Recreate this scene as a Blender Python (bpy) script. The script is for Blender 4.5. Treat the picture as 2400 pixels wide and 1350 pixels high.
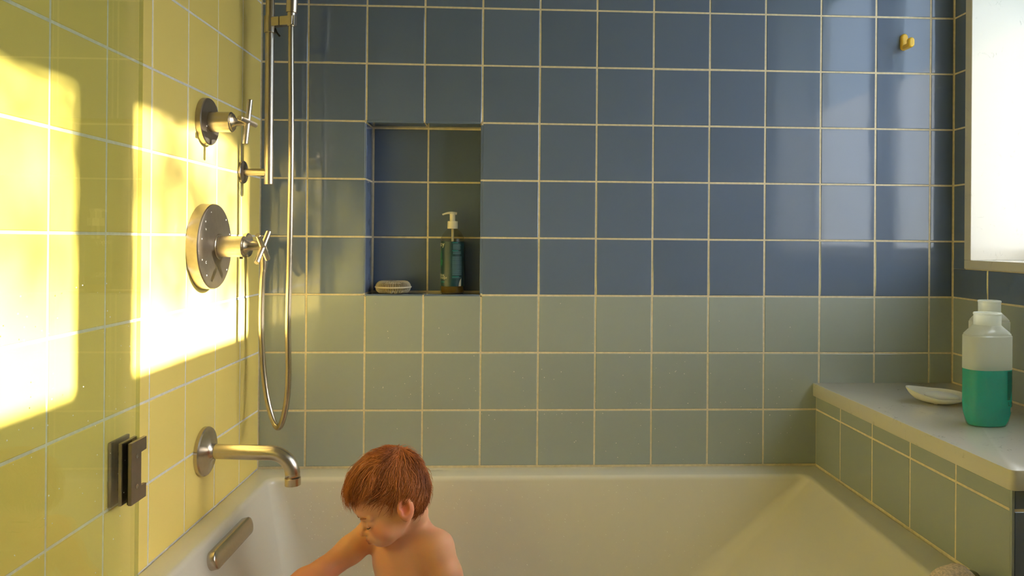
import bpy, bmesh, math, random
import numpy as np
from mathutils import Matrix, Vector, Euler

for o in list(bpy.data.objects):
    bpy.data.objects.remove(o)
random.seed(7)
rng = np.random.default_rng(7)
S = bpy.context.scene
COL = S.collection

# ------------------------------------------------------------------ camera
cam_d = bpy.data.cameras.new('camera')
cam = bpy.data.objects.new('camera', cam_d)
COL.objects.link(cam)
cam_d.sensor_width = 36.0
cam_d.lens = 36.0 * 1774.10 / 2400.0
cam_d.shift_x = -94.03 / 2400.0
cam_d.shift_y = -116.23 / 2400.0
cam_d.clip_start = 0.02
cam.location = (0.6858, -2.0577, 0.1505)
cam.rotation_euler = (1.5732, -0.0079, -0.0468)
S.camera = cam

# ------------------------------------------------------------------ sky, sun, exposure
SUN_DIR = Vector((-1.0, 0.006, -0.403)).normalized()
world = bpy.data.worlds.new('sky')
S.world = world
world.use_nodes = True
wn = world.node_tree
wn.nodes['Background'].inputs[0].default_value = (0.68, 0.82, 1.0, 1)
wn.nodes['Background'].inputs[1].default_value = 2.3
sun_d = bpy.data.lights.new('sun', 'SUN')
sun_d.energy = 23.5
sun_d.color = (1.0, 0.90, 0.74)
sun_d.angle = math.radians(0.75)
sun = bpy.data.objects.new('sun', sun_d)
COL.objects.link(sun)
sun.location = (12, -0.6, 5.5)
sun.rotation_euler = SUN_DIR.to_track_quat('-Z', 'Y').to_euler()
S.view_settings.view_transform = 'Standard'
S.view_settings.look = 'None'
S.view_settings.gamma = 1.0
S.view_settings.use_curve_mapping = False
S.view_settings.exposure = 0.98
S.cycles.max_bounces = 14
S.cycles.diffuse_bounces = 8
S.cycles.glossy_bounces = 5
S.cycles.transparent_max_bounces = 16
S.cycles.caustics_refractive = True
S.cycles.caustics_reflective = False
S.cycles.sample_clamp_indirect = 6.0

# ------------------------------------------------------------------ constants (metres)
P = 0.1556                    # tile pitch
T = 0.1512                    # tile edge
W = 1.9016                    # right wall
A0 = 0.1236                   # first vertical joint of the back wall
B0 = 0.1357                   # first vertical joint of the left wall (from the corner)
R0 = 0.1573                   # first vertical joint of the right wall
ZF, ZC = -1.0, 1.45           # floor and ceiling
YF = -3.0                     # wall behind the viewer
RIM = -0.465                  # bathtub rim
SLAB = -0.238                 # top of the ledge

# ------------------------------------------------------------------ materials
def mat(name, color, rough=0.5, metal=0.0, spec=0.5, var=0.0, noise=0.0, nscale=20.0, bump=0.0, bscale=60.0,
        coat=0.0, sss=0.0, attr=None, aniso=0.0, rvar=0.0, trans=0.0, ior=1.45):
    m = bpy.data.materials.new(name)
    m.use_nodes = True
    nt = m.node_tree
    b = nt.nodes['Principled BSDF']
    b.inputs['Base Color'].default_value = (*color, 1)
    b.inputs['Roughness'].default_value = rough
    b.inputs['Metallic'].default_value = metal
    b.inputs['Specular IOR Level'].default_value = spec
    b.inputs['IOR'].default_value = ior
    b.inputs['Coat Weight'].default_value = coat
    b.inputs['Coat Roughness'].default_value = 0.05
    b.inputs['Anisotropic'].default_value = aniso
    b.inputs['Transmission Weight'].default_value = trans
    if sss:
        b.inputs['Subsurface Weight'].default_value = sss
        b.inputs['Subsurface Radius'].default_value = (0.012, 0.005, 0.003)
        b.inputs['Subsurface Scale'].default_value = 0.6
    L = nt.links
    src = None
    if attr:
        a = nt.nodes.new('ShaderNodeAttribute'); a.attribute_name = attr
        src = a.outputs['Color']
    if var or noise:
        h = nt.nodes.new('ShaderNodeHueSaturation')
        if src: L.new(src, h.inputs['Color'])
        else: h.inputs['Color'].default_value = (*color, 1)
        val = None
        if var:
            oi = nt.nodes.new('ShaderNodeObjectInfo')
            mr = nt.nodes.new('ShaderNodeMapRange')
            mr.inputs['To Min'].default_value = 1 - var; mr.inputs['To Max'].default_value = 1 + var
            L.new(oi.outputs['Random'], mr.inputs['Value']); val = mr.outputs[0]
        if noise:
            g = nt.nodes.new('ShaderNodeNewGeometry')
            n = nt.nodes.new('ShaderNodeTexNoise'); n.inputs['Scale'].default_value = nscale
            n.inputs['Detail'].default_value = 4
            L.new(g.outputs['Position'], n.inputs['Vector'])
            mr2 = nt.nodes.new('ShaderNodeMapRange')
            mr2.inputs['From Min'].default_value = 0.3; mr2.inputs['From Max'].default_value = 0.7
            mr2.inputs['To Min'].default_value = 1 - noise; mr2.inputs['To Max'].default_value = 1 + noise
            L.new(n.outputs['Fac'], mr2.inputs['Value'])
            if val:
                mm = nt.nodes.new('ShaderNodeMath'); mm.operation = 'MULTIPLY'
                L.new(val, mm.inputs[0]); L.new(mr2.outputs[0], mm.inputs[1]); val = mm.outputs[0]
            else: val = mr2.outputs[0]
        L.new(val, h.inputs['Value']); src = h.outputs['Color']
    if src: L.new(src, b.inputs['Base Color'])
    if rvar:
        n = nt.nodes.new('ShaderNodeTexNoise'); n.inputs['Scale'].default_value = 6
        g = nt.nodes.new('ShaderNodeNewGeometry'); L.new(g.outputs['Position'], n.inputs['Vector'])
        mr = nt.nodes.new('ShaderNodeMapRange'); mr.inputs['To Min'].default_value = max(rough - rvar, 0.02)
        mr.inputs['To Max'].default_value = rough + rvar
        L.new(n.outputs['Fac'], mr.inputs['Value']); L.new(mr.outputs[0], b.inputs['Roughness'])
    if bump:
        g = nt.nodes.new('ShaderNodeNewGeometry')
        n = nt.nodes.new('ShaderNodeTexNoise'); n.inputs['Scale'].default_value = bscale
        n.inputs['Detail'].default_value = 3
        L.new(g.outputs['Position'], n.inputs['Vector'])
        bp = nt.nodes.new('ShaderNodeBump'); bp.inputs['Strength'].default_value = 1.0
        bp.inputs['Distance'].default_value = bump
        L.new(n.outputs['Fac'], bp.inputs['Height']); L.new(bp.outputs[0], b.inputs['Normal'])
    return m

M = {}
M['yellow'] = mat('glazed_yellow_tile', (0.88, 0.69, 0.20), 0.13, var=0.03, bump=0.0004, bscale=9, rvar=0.04)
M['blue'] = mat('glazed_blue_tile', (0.132, 0.180, 0.288), 0.07, spec=0.8, var=0.05, bump=0.00025, bscale=9, rvar=0.03)
M['sage'] = mat('glazed_sage_tile', (0.355, 0.405, 0.405), 0.10, spec=0.65, var=0.03, bump=0.0003, bscale=9, rvar=0.04)
M['grout'] = mat('cream_grout', (0.74, 0.66, 0.50), 0.9, noise=0.10, nscale=90, bump=0.0006, bscale=300)
M['grout_light'] = mat('pale_grey_grout', (0.78, 0.75, 0.68), 0.9, noise=0.08, nscale=90, bump=0.0006, bscale=300)
M['nickel'] = mat('brushed_nickel', (0.56, 0.49, 0.41), 0.27, metal=1.0, aniso=0.4, noise=0.04, nscale=150)
M['nickel_dark'] = mat('brushed_nickel_face', (0.42, 0.37, 0.32), 0.34, metal=1.0, noise=0.05, nscale=90)
M['hinge'] = mat('satin_bronze', (0.30, 0.25, 0.22), 0.35, metal=1.0, noise=0.05, nscale=60)
M['rubber'] = mat('black_gasket', (0.02, 0.02, 0.02), 0.5)
M['acrylic'] = mat('white_tub_acrylic', (0.72, 0.69, 0.61), 0.12, coat=0.4, noise=0.01, nscale=3)
M['white'] = mat('greige_paint', (0.44, 0.42, 0.38), 0.6, noise=0.02, nscale=5)
M['frame'] = mat('white_window_paint', (0.70, 0.70, 0.68), 0.35, noise=0.02, nscale=8)
M['floor'] = mat('warm_floor_tile', (0.42, 0.38, 0.32), 0.35, noise=0.1, nscale=3)
M['chrome_dot'] = mat('white_enamel_dot', (0.9, 0.9, 0.88), 0.3)
M['plastic_white'] = mat('ivory_plastic', (0.80, 0.76, 0.62), 0.3, noise=0.02)
M['hook'] = mat('yellow_hook_plastic', (0.80, 0.52, 0.06), 0.35, noise=0.02)
M['ceramic'] = mat('cream_ceramic', (0.80, 0.77, 0.66), 0.22, coat=0.2, noise=0.02)
M['soap'] = mat('white_soap', (0.78, 0.76, 0.70), 0.45, sss=0.2, noise=0.02)
M['bamboo'] = mat('beige_silicone', (0.62, 0.55, 0.42), 0.5, noise=0.05)
M['label'] = mat('teal_label', (0.006, 0.040, 0.052), 0.35, noise=0.15, nscale=40)
M['label_leaf'] = mat('green_leaf_print', (0.01, 0.17, 0.10), 0.4)
M['print_white'] = mat('cream_print', (0.75, 0.72, 0.58), 0.5)
M['print_teal'] = mat('teal_print', (0.01, 0.22, 0.20), 0.5)
M['print_grey'] = mat('fine_grey_print', (0.10, 0.20, 0.24), 0.5)
M['print_dark'] = mat('dark_green_print', (0.01, 0.12, 0.09), 0.5)
M['paper'] = mat('pale_print_box', (0.32, 0.42, 0.33), 0.5)
M['skin'] = mat('skin', (0.75, 0.45, 0.32), 0.45, attr='Col', sss=0.25, spec=0.35)
M['hair'] = mat('auburn_hair', (0.24, 0.075, 0.022), 0.42, attr='Col', spec=0.4)
M['lash'] = mat('dark_lash', (0.05, 0.025, 0.02), 0.6)
M['brow'] = mat('ginger_brow', (0.30, 0.12, 0.05), 0.6)
M['shorts'] = mat('navy_swim_shorts', (0.03, 0.06, 0.16), 0.7, noise=0.1)
M['towel'] = mat('beige_terry', (0.70, 0.55, 0.40), 0.9, noise=0.25, nscale=260, bump=0.002, bscale=350)
M['olive'] = mat('olive_rubber', (0.20, 0.19, 0.10), 0.5, noise=0.05)
M['bark'] = mat('bark', (0.10, 0.07, 0.05), 0.9, noise=0.3, nscale=15)
M['leaf'] = mat('leaf_green', (0.06, 0.12, 0.03), 0.6, var=0.1)
M['grass'] = mat('lawn', (0.10, 0.14, 0.05), 0.9, noise=0.3, nscale=2)

def quartz():
    m = bpy.data.materials.new('white_veined_quartz'); m.use_nodes = True
    nt = m.node_tree; L = nt.links; b = nt.nodes['Principled BSDF']
    g = nt.nodes.new('ShaderNodeNewGeometry')
    n = nt.nodes.new('ShaderNodeTexNoise'); n.inputs['Scale'].default_value = 14; n.inputs['Detail'].default_value = 8
    n.inputs['Distortion'].default_value = 1.6
    L.new(g.outputs['Position'], n.inputs['Vector'])
    s = nt.nodes.new('ShaderNodeMath'); s.operation = 'SUBTRACT'; s.inputs[1].default_value = 0.5
    a = nt.nodes.new('ShaderNodeMath'); a.operation = 'ABSOLUTE'
    L.new(n.outputs['Fac'], s.inputs[0]); L.new(s.outputs[0], a.inputs[0])
    mr = nt.nodes.new('ShaderNodeMapRange'); mr.inputs['From Min'].default_value = 0.0; mr.inputs['From Max'].default_value = 0.016
    mr.inputs['To Min'].default_value = 1; mr.inputs['To Max'].default_value = 0
    L.new(a.outputs[0], mr.inputs['Value'])
    n2 = nt.nodes.new('ShaderNodeTexNoise'); n2.inputs['Scale'].default_value = 22; n2.inputs['Detail'].default_value = 3
    L.new(g.outputs['Position'], n2.inputs['Vector'])
    mr2 = nt.nodes.new('ShaderNodeMapRange'); mr2.inputs['From Min'].default_value = 0.55; mr2.inputs['From Max'].default_value = 0.68
    L.new(n2.outputs['Fac'], mr2.inputs['Value'])
    mu = nt.nodes.new('ShaderNodeMath'); mu.operation = 'MULTIPLY'
    L.new(mr.outputs[0], mu.inputs[0]); L.new(mr2.outputs[0], mu.inputs[1])
    mx = nt.nodes.new('ShaderNodeMix'); mx.data_type = 'RGBA'
    mx.inputs['A'].default_value = (0.68, 0.66, 0.61, 1); mx.inputs['B'].default_value = (0.42, 0.42, 0.38, 1)
    L.new(mu.outputs[0], mx.inputs['Factor']); L.new(mx.outputs['Result'], b.inputs['Base Color'])
    b.inputs['Roughness'].default_value = 0.16
    return m
M['quartz'] = quartz()

def thin_glass(name, tint, fresnel_ior=1.5, rough=0.0):
    m = bpy.data.materials.new(name); m.use_nodes = True
    nt = m.node_tree; nt.nodes.remove(nt.nodes['Principled BSDF']); L = nt.links
    out = nt.nodes['Material Output']
    t = nt.nodes.new('ShaderNodeBsdfTransparent'); t.inputs[0].default_value = (*tint, 1)
    g = nt.nodes.new('ShaderNodeBsdfGlossy'); g.inputs['Roughness'].default_value = rough
    f = nt.nodes.new('ShaderNodeFresnel')          # same reflectance on both faces of the thin pane
    ge = nt.nodes.new('ShaderNodeNewGeometry'); mi = nt.nodes.new('ShaderNodeMapRange')
    mi.inputs['To Min'].default_value = fresnel_ior; mi.inputs['To Max'].default_value = 1 / fresnel_ior
    L.new(ge.outputs['Backfacing'], mi.inputs['Value']); L.new(mi.outputs[0], f.inputs['IOR'])
    mx = nt.nodes.new('ShaderNodeMixShader')
    L.new(f.outputs[0], mx.inputs[0]); L.new(t.outputs[0], mx.inputs[1]); L.new(g.outputs[0], mx.inputs[2])
    L.new(mx.outputs[0], out.inputs['Surface'])
    return m
M['door_glass'] = thin_glass('green_tinted_door_glass', (0.955, 0.975, 0.915))
M['clear_glass'] = thin_glass('clear_window_glass', (0.97, 0.98, 0.97))
M['bottle_clear'] = thin_glass('clear_bottle_plastic', (0.93, 0.91, 0.82), 1.35)

def frosted(name, color, trans, refl, clear=0.0, gloss=0.06, rough=0.2, forward=0.0):
    m = bpy.data.materials.new(name); m.use_nodes = True
    nt = m.node_tree; nt.nodes.remove(nt.nodes['Principled BSDF']); L = nt.links
    out = nt.nodes['Material Output']
    t = nt.nodes.new('ShaderNodeBsdfTranslucent'); t.inputs[0].default_value = (*[c * trans for c in color], 1)
    d = nt.nodes.new('ShaderNodeBsdfDiffuse'); d.inputs[0].default_value = (*[c * refl for c in color], 1)
    a = nt.nodes.new('ShaderNodeAddShader'); L.new(t.outputs[0], a.inputs[0]); L.new(d.outputs[0], a.inputs[1])
    last = a.outputs[0]
    if forward:
        fw = nt.nodes.new('ShaderNodeBsdfRefraction'); fw.inputs['Color'].default_value = (*color, 1)
        fw.inputs['Roughness'].default_value = 0.55; fw.inputs['IOR'].default_value = 1.4
        mx = nt.nodes.new('ShaderNodeMixShader'); mx.inputs[0].default_value = forward
        L.new(last, mx.inputs[1]); L.new(fw.outputs[0], mx.inputs[2]); last = mx.outputs[0]
    if clear:
        c = nt.nodes.new('ShaderNodeBsdfTransparent'); c.inputs[0].default_value = (*color, 1)
        mx = nt.nodes.new('ShaderNodeMixShader'); mx.inputs[0].default_value = clear
        L.new(last, mx.inputs[1]); L.new(c.outputs[0], mx.inputs[2]); last = mx.outputs[0]
    g = nt.nodes.new('ShaderNodeBsdfGlossy'); g.inputs['Roughness'].default_value = rough
    m2 = nt.nodes.new('ShaderNodeMixShader'); m2.inputs[0].default_value = gloss
    L.new(last, m2.inputs[1]); L.new(g.outputs[0], m2.inputs[2])
    L.new(m2.outputs[0], out.inputs['Surface'])
    return m
M['glass_edge'] = frosted('green_glass_edge', (0.92, 0.93, 0.75), 0.4, 0.4, 0.85, 0.04, 0.05)
M['drop'] = mat('water_drop', (0.86, 0.85, 0.78), 0.04, spec=0.9, noise=0.01)  # opaque pale colour stands in for the window glints in clear drops
M['film'] = frosted('frosted_privacy_glass', (0.95, 0.97, 1.0), 0.80, 0.15, forward=0.78)
M['milky'] = frosted('milky_bottle_plastic', (0.95, 0.97, 0.92), 0.45, 0.55, 0.22, 0.07, 0.12)
M['milky_wet'] = frosted('wet_bottle_plastic', (0.85, 0.95, 0.90), 0.4, 0.4, 0.86, 0.05, 0.12)
M['teal_liquid'] = frosted('teal_liquid', (0.012, 0.58, 0.56), 0.72, 0.60, 0.0, 0.04, 0.1)
M['amber'] = frosted('amber_liquid', (0.55, 0.36, 0.07), 0.5, 0.3, 0.35, 0.05, 0.05)

# ------------------------------------------------------------------ geometry helpers
def link(name, me, material, parent=None, smooth=False):
    o = bpy.data.objects.new(name, me)
    COL.objects.link(o)
    if material: 
        if not me.materials: me.materials.append(material)
    if smooth:
        me.polygons.foreach_set('use_smooth', [True] * len(me.polygons))
    if parent:
        o.parent = parent
        o.matrix_parent_inverse = parent_world(parent).inverted()
    return o

def parent_world(o):
    m = Matrix.LocRotScale(o.location, o.rotation_euler, o.scale)
    if o.parent:
        m = parent_world(o.parent) @ o.matrix_parent_inverse @ m
    return m

def mesh(vf):
    me = bpy.data.meshes.new('m'); me.from_pydata([tuple(v) for v in vf[0]], [], vf[1]); me.update()
    return me

def part(name, vf, material, parent=None, smooth=False, auto=None):
    me = mesh(vf); me.name = name
    o = link(name, me, material, parent, smooth or auto is not None)
    if auto is not None:
        me.set_sharp_from_angle(angle=math.radians(auto))
    return o

def tag(o, label=None, cat=None, group=None, kind=None):
    if label: o['label'] = label
    if cat: o['category'] = cat
    if group: o['group'] = group
    if kind: o['kind'] = kind
    return o

def thing(name, label, cat, loc, group=None, kind=None):
    o = bpy.data.objects.new(name, None); COL.objects.link(o)
    o.location = loc; o.empty_display_size = 0.02
    return tag(o, label, cat, group, kind)

def join(*vfs):
    V, F = [], []
    for v, f in vfs:
        n = len(V); V += [tuple(a) for a in v]; F += [tuple(i + n for i in q) for q in f]
    return V, F

def xf(vf, m):
    return [tuple(m @ Vector(v)) for v in vf[0]], vf[1]

def box(x0, x1, y0, y1, z0, z1, bev=0.0, seg=2):
    if x0 > x1: x0, x1 = x1, x0
    if y0 > y1: y0, y1 = y1, y0
    if z0 > z1: z0, z1 = z1, z0
    V = [(x, y, z) for x in (x0, x1) for y in (y0, y1) for z in (z0, z1)]
    F = [(0, 1, 3, 2), (4, 6, 7, 5), (0, 4, 5, 1), (2, 3, 7, 6), (0, 2, 6, 4), (1, 5, 7, 3)]
    if not bev: return V, F
    bm = bmesh.new()
    vs = [bm.verts.new(v) for v in V]
    for f in F: bm.faces.new([vs[i] for i in f])
    bmesh.ops.bevel(bm, geom=bm.edges[:], offset=bev, segments=seg, profile=0.5, affect='EDGES')
    bm.verts.index_update()
    r = [tuple(v.co) for v in bm.verts], [tuple(v.index for v in f.verts) for f in bm.faces]
    bm.free(); return r

def frame_of(d):
    d = Vector(d).normalized()
    a = Vector((0, 0, 1)) if abs(d.z) < 0.9 else Vector((1, 0, 0))
    u = d.cross(a).normalized(); v = d.cross(u).normalized()
    return d, u, v

def lathe(profile, org, axis, seg=40):
    """profile: (distance along axis, radius)"""
    d, u, v = frame_of(axis); org = Vector(org); V, F = [], []
    for h, r in profile:
        for k in range(seg):
            a = 2 * math.pi * k / seg
            V.append(tuple(org + d * h + (u * math.cos(a) + v * math.sin(a)) * r))
    n = len(profile)
    for i in range(n - 1):
        for k in range(seg):
            k2 = (k + 1) % seg
            F.append((i * seg + k, i * seg + k2, (i + 1) * seg + k2, (i + 1) * seg + k))
    F.append(tuple(range(seg - 1, -1, -1))); F.append(tuple((n - 1) * seg + k for k in range(seg)))
    return V, F

def tube(pts, rad, seg=14, cap=True):
    pts = [Vector(p) for p in pts]; n = len(pts)
    if not hasattr(rad, '__len__'): rad = [rad] * n
    V, F = [], []
    u = None
    for i in range(n):
        t = (pts[min(i + 1, n - 1)] - pts[max(i - 1, 0)]).normalized()
        if u is None: _, u, _ = frame_of(t)
        u = (u - t * u.dot(t)).normalized(); v = t.cross(u)
        for k in range(seg):
            a = 2 * math.pi * k / seg
            V.append(tuple(pts[i] + (u * math.cos(a) + v * math.sin(a)) * rad[i]))
    for i in range(n - 1):
        for k in range(seg):
            k2 = (k + 1) % seg
            F.append((i * seg + k, i * seg + k2, (i + 1) * seg + k2, (i + 1) * seg + k))
    if cap:
        F.append(tuple(range(seg - 1, -1, -1))); F.append(tuple((n - 1) * seg + k for k in range(seg)))
    return V, F

def spline(ctrl, n):
    """Catmull-Rom through control points, resampled to n even points"""
    c = [np.array(p, float) for p in ctrl]; c = [2 * c[0] - c[1]] + c + [2 * c[-1] - c[-2]]
    out = []
    for i in range(1, len(c) - 2):
        for t in np.linspace(0, 1, 40, endpoint=False):
            out.append(0.5 * ((2 * c[i]) + (-c[i - 1] + c[i + 1]) * t + (2 * c[i - 1] - 5 * c[i] + 4 * c[i + 1] - c[i + 2]) * t * t
                              + (-c[i - 1] + 3 * c[i] - 3 * c[i + 1] + c[i + 2]) * t ** 3))
    out.append(c[-2]); out = np.array(out)
    s = np.concatenate([[0], np.cumsum(np.linalg.norm(np.diff(out, axis=0), axis=1))])
    q = np.linspace(0, s[-1], n)
    return np.stack([np.interp(q, s, out[:, k]) for k in range(3)], 1)

def text_vf(txt, size, extrude=0.0):
    cu = bpy.data.curves.new('txt', 'FONT'); cu.body = txt; cu.size = size; cu.extrude = extrude; cu.resolution_u = 3
    o = bpy.data.objects.new('txt', cu); COL.objects.link(o)
    dg = bpy.context.evaluated_depsgraph_get()
    me = bpy.data.meshes.new_from_object(o.evaluated_get(dg))
    vf = [tuple(v.co) for v in me.vertices], [tuple(p.vertices) for p in me.polygons]
    bpy.data.objects.remove(o); bpy.data.curves.remove(cu); bpy.data.meshes.remove(me)
    return vf

# ------------------------------------------------------------------ tiles
tile_cache = {}
def tile_mesh(w, h, material):
    key = (round(w, 4), round(h, 4), material.name)
    if key in tile_cache: return tile_cache[key]
    e = min(0.0014, w * 0.2, h * 0.2); V = []
    for off, z in ((0, -0.007), (0, -0.0012), (e, 0.0)):
        x, y = w / 2 - off, h / 2 - off
        V += [(-x, -y, z), (x, -y, z), (x, y, z), (-x, y, z)]
    F = [(8, 9, 10, 11)]
    for b in (0, 4):
        for k in range(4):
            F.append((b + k, b + (k + 1) % 4, b + 4 + (k + 1) % 4, b + 4 + k))
    me = mesh((V, F)); me.name = 'tile'; me.materials.append(material)
    tile_cache[key] = me
    return me

FR = {'back': Matrix(((1, 0, 0), (0, 0, -1), (0, 1, 0))),
      'left': Matrix(((0, 0, 1), (1, 0, 0), (0, 1, 0))),
      'right': Matrix(((0, 0, -1), (-1, 0, 0), (0, 1, 0))),
      'up': Matrix(((1, 0, 0), (0, 1, 0), (0, 0, 1))),
      'down': Matrix(((1, 0, 0), (0, -1, 0), (0, 0, -1)))}

def tile(parent, center, w, h, material, frame, tilt=0.0018, rotz=0.0, name='tile'):
    if w < 0.006 or h < 0.006: return
    o = bpy.data.objects.new(name, tile_mesh(w, h, material)); COL.objects.link(o)
    r = Matrix.Rotation(rotz, 3, 'Z') @ FR[frame] @ Euler((random.gauss(0, tilt), random.gauss(0, tilt), 0)).to_matrix()
    o.matrix_world = Matrix.Translation(center) @ r.to_4x4()
    o.parent = parent
    o.matrix_parent_inverse = parent_world(parent).inverted()
    return o

G = P - T     # joint width

def spans(lo, hi, first, step=P):
    """cells cut by joints at first + k*step inside lo..hi -> (a, b) tile edges with half joints"""
    js = []
    k = math.floor((lo - first) / step)
    while first + k * step < hi + 1e-6:
        v = first + k * step
        if v > lo + 1e-6 and v < hi - 1e-6: js.append(v)
        k += 1
    e = [lo] + js + [hi]
    return [(a + G / 2, b - G / 2) for a, b in zip(e[:-1], e[1:]) if b - a > 0.009]

# ------------------------------------------------------------------ shell
D = 0.0010      # joint recess
floor = tag(part('floor', box(-0.25, W + 0.3, YF - 0.2, 0.3, ZF - 0.1, ZF), M['floor']), kind='structure')
ceil_ = tag(part('ceiling', box(-0.25, W + 0.3, YF - 0.2, 0.3, ZC, ZC + 0.1), M['white']), kind='structure')
front = tag(part('wall_front', box(-0.25, W + 0.3, YF - 0.2, YF, ZF, ZC), M['white']), kind='structure')

NX0, NX1, NZ0, NZ1, ND = A0 + P + 0.001, A0 + 3 * P - 0.004, 0.0015, 3 * P - 0.003, 0.092    # niche
wall_back = tag(part('wall_back', join(
    box(-0.25, NX0 - 0.008, D, 0.3, ZF, ZC), box(NX1 + 0.008, W + 0.3, D, 0.3, ZF, ZC),
    box(NX0 - 0.008, NX1 + 0.008, D, 0.3, ZF, NZ0 - 0.008), box(NX0 - 0.008, NX1 + 0.008, D, 0.3, NZ1 + 0.008, ZC),
    box(NX0 - 0.0075, NX1 + 0.0075, ND + D, 0.3, NZ0 - 0.0075, NZ1 + 0.0075),
    box(NX0 - 0.0079, NX0 - 0.002, D - 0.0004, ND + D, NZ0 - 0.006, NZ1 + 0.006), box(NX1 + 0.002, NX1 + 0.0079, D - 0.0004, ND + D, NZ0 - 0.006, NZ1 + 0.006),
    box(NX0 - 0.006, NX1 + 0.006, D - 0.0004, ND + D, NZ0 - 0.0079, NZ0 - 0.002), box(NX0 - 0.006, NX1 + 0.006, D - 0.0004, ND + D, NZ1 + 0.002, NZ1 + 0.0079)),
    M['grout']), kind='structure')
rows = [(j * P + G / 2, (j + 1) * P - G / 2) for j in range(-3, 7)]
rows[0] = (RIM + 0.004, -2 * P - G / 2)
cols_b = spans(0, W, A0)
for ri, (z0, z1) in enumerate(rows):
    j = ri - 3
    for ci, (x0, x1) in enumerate(cols_b):
        if 0 <= j <= 2 and ci in (2, 3): continue
        tile(wall_back, ((x0 + x1) / 2, 0, (z0 + z1) / 2), x1 - x0, z1 - z0, M['blue'] if j >= 0 else M['sage'], 'back')
nmid = A0 + 2 * P
for a, b in ((NX0, nmid - G / 2), (nmid + G / 2, NX1)):
    for k in range(3):
        z0, z1 = k * P + G / 2, (k + 1) * P - G / 2
        if k == 0: z0 = NZ0 + 0.004
        if k == 2: z1 = NZ1 - 0.004
        aa, bb = max(a, NX0 + 0.004), min(b, NX1 - 0.004)
        tile(wall_back, ((aa + bb) / 2, ND, (z0 + z1) / 2), bb - aa, z1 - z0, M['blue'], 'back')
    tile(wall_back, ((a + b) / 2, ND / 2 - 0.001, NZ0), b - a, ND - 0.003, M['blue'], 'up')
    tile(wall_back, ((a + b) / 2, ND / 2 - 0.001, NZ1), b - a, ND - 0.003, M['blue'], 'down')
for k in range(3):
    z0, z1 = k * P + G / 2, (k + 1) * P - G / 2
    if k == 0: z0 = NZ0 + 0.003
    if k == 2: z1 = NZ1 - 0.003
    tile(wall_back, (NX0, ND / 2 - 0.001, (z0 + z1) / 2), ND - 0.003, z1 - z0, M['blue'], 'left')
    tile(wall_back, (NX1, ND / 2 - 0.001, (z0 + z1) / 2), ND - 0.003, z1 - z0, M['blue'], 'right')

wall_left = tag(part('wall_left', box(-0.25, -D, YF, 0.05, ZF, ZC), M['grout_light']), kind='structure')
cols_l = spans(-(B0 + 10 * P), 0, -B0)
rows_l = [(j * P + G / 2, (j + 1) * P - G / 2) for j in range(-4, 7)]
for (z0, z1) in rows_l:
    for (y0, y1) in cols_l:
        if y1 > -0.80 and z0 < RIM:
            if z1 < RIM: continue
            tile(wall_left, (0, (y0 + y1) / 2, (RIM + 0.004 + z1) / 2), y1 - y0, z1 - RIM - 0.004, M['yellow'], 'left')
        else:
            tile(wall_left, (0, (y0 + y1) / 2, (z0 + z1) / 2), y1 - y0, z1 - z0, M['yellow'], 'left')

# right wall with the window opening
WY0, WY1, WZ0, WZ1 = -1.43, -0.0905, 0.106, 1.26       # clear opening
OY0, OY1, OZ0, OZ1 = -1.459, -0.0615, 0.082, 1.284     # outside of the quartz lining
XG = W + 0.19                                            # plane of the window
wall_right = tag(part('wall_right', join(
    box(W + D, W + 0.26, -1.475, OY0, ZF, ZC), box(W + D, W + 0.26, OY1, 0.05, ZF, ZC),
    box(W + D, W + 0.26, OY0, OY1, ZF, OZ0), box(W + D, W + 0.26, OY0, OY1, OZ1, ZC)), M['grout']), kind='structure')
part('painted_wall', box(W, W + 0.26, YF, -1.4775, ZF, ZC), M['white'], wall_right)
cols_r = spans(-1.475, 0, -R0)
for ri, (z0, z1) in enumerate(rows):
    j = ri - 3
    if j < -2: continue
    if j == -2: z0 = SLAB + 0.004
    for ci, (y0, y1) in enumerate(cols_r):
        m = M['blue'] if j >= 0 else M['sage']
        yy0, yy1, zz0, zz1 = y0, y1, z0, z1
        hit = y0 < OY1 and y1 > OY0 and z1 > OZ0 and z0 < OZ1
        if hit:
            if y1 > OY1 and z0 < OZ0:        # L-shaped tile beside the sill end
                tile(wall_right, (W, (y0 + y1) / 2, (z0 + OZ0 - 0.002) / 2), y1 - y0, OZ0 - 0.002 - z0, m, 'right', 0)
                tile(wall_right, (W, (OY1 + 0.002 + y1) / 2, (OZ0 - 0.002 + z1) / 2), y1 - OY1 - 0.002, z1 - OZ0 + 0.002, m, 'right', 0)
                continue
            if y1 > OY1: yy0 = OY1 + 0.002
            elif y0 < OY0: yy1 = OY0 - 0.002
            elif z0 < OZ0: zz1 = OZ0 - 0.002
            else: continue
            if yy1 <= yy0: continue
        tile(wall_right, (W, (yy0 + yy1) / 2, (zz0 + zz1) / 2), yy1 - yy0, zz1 - zz0, m, 'right')

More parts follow.
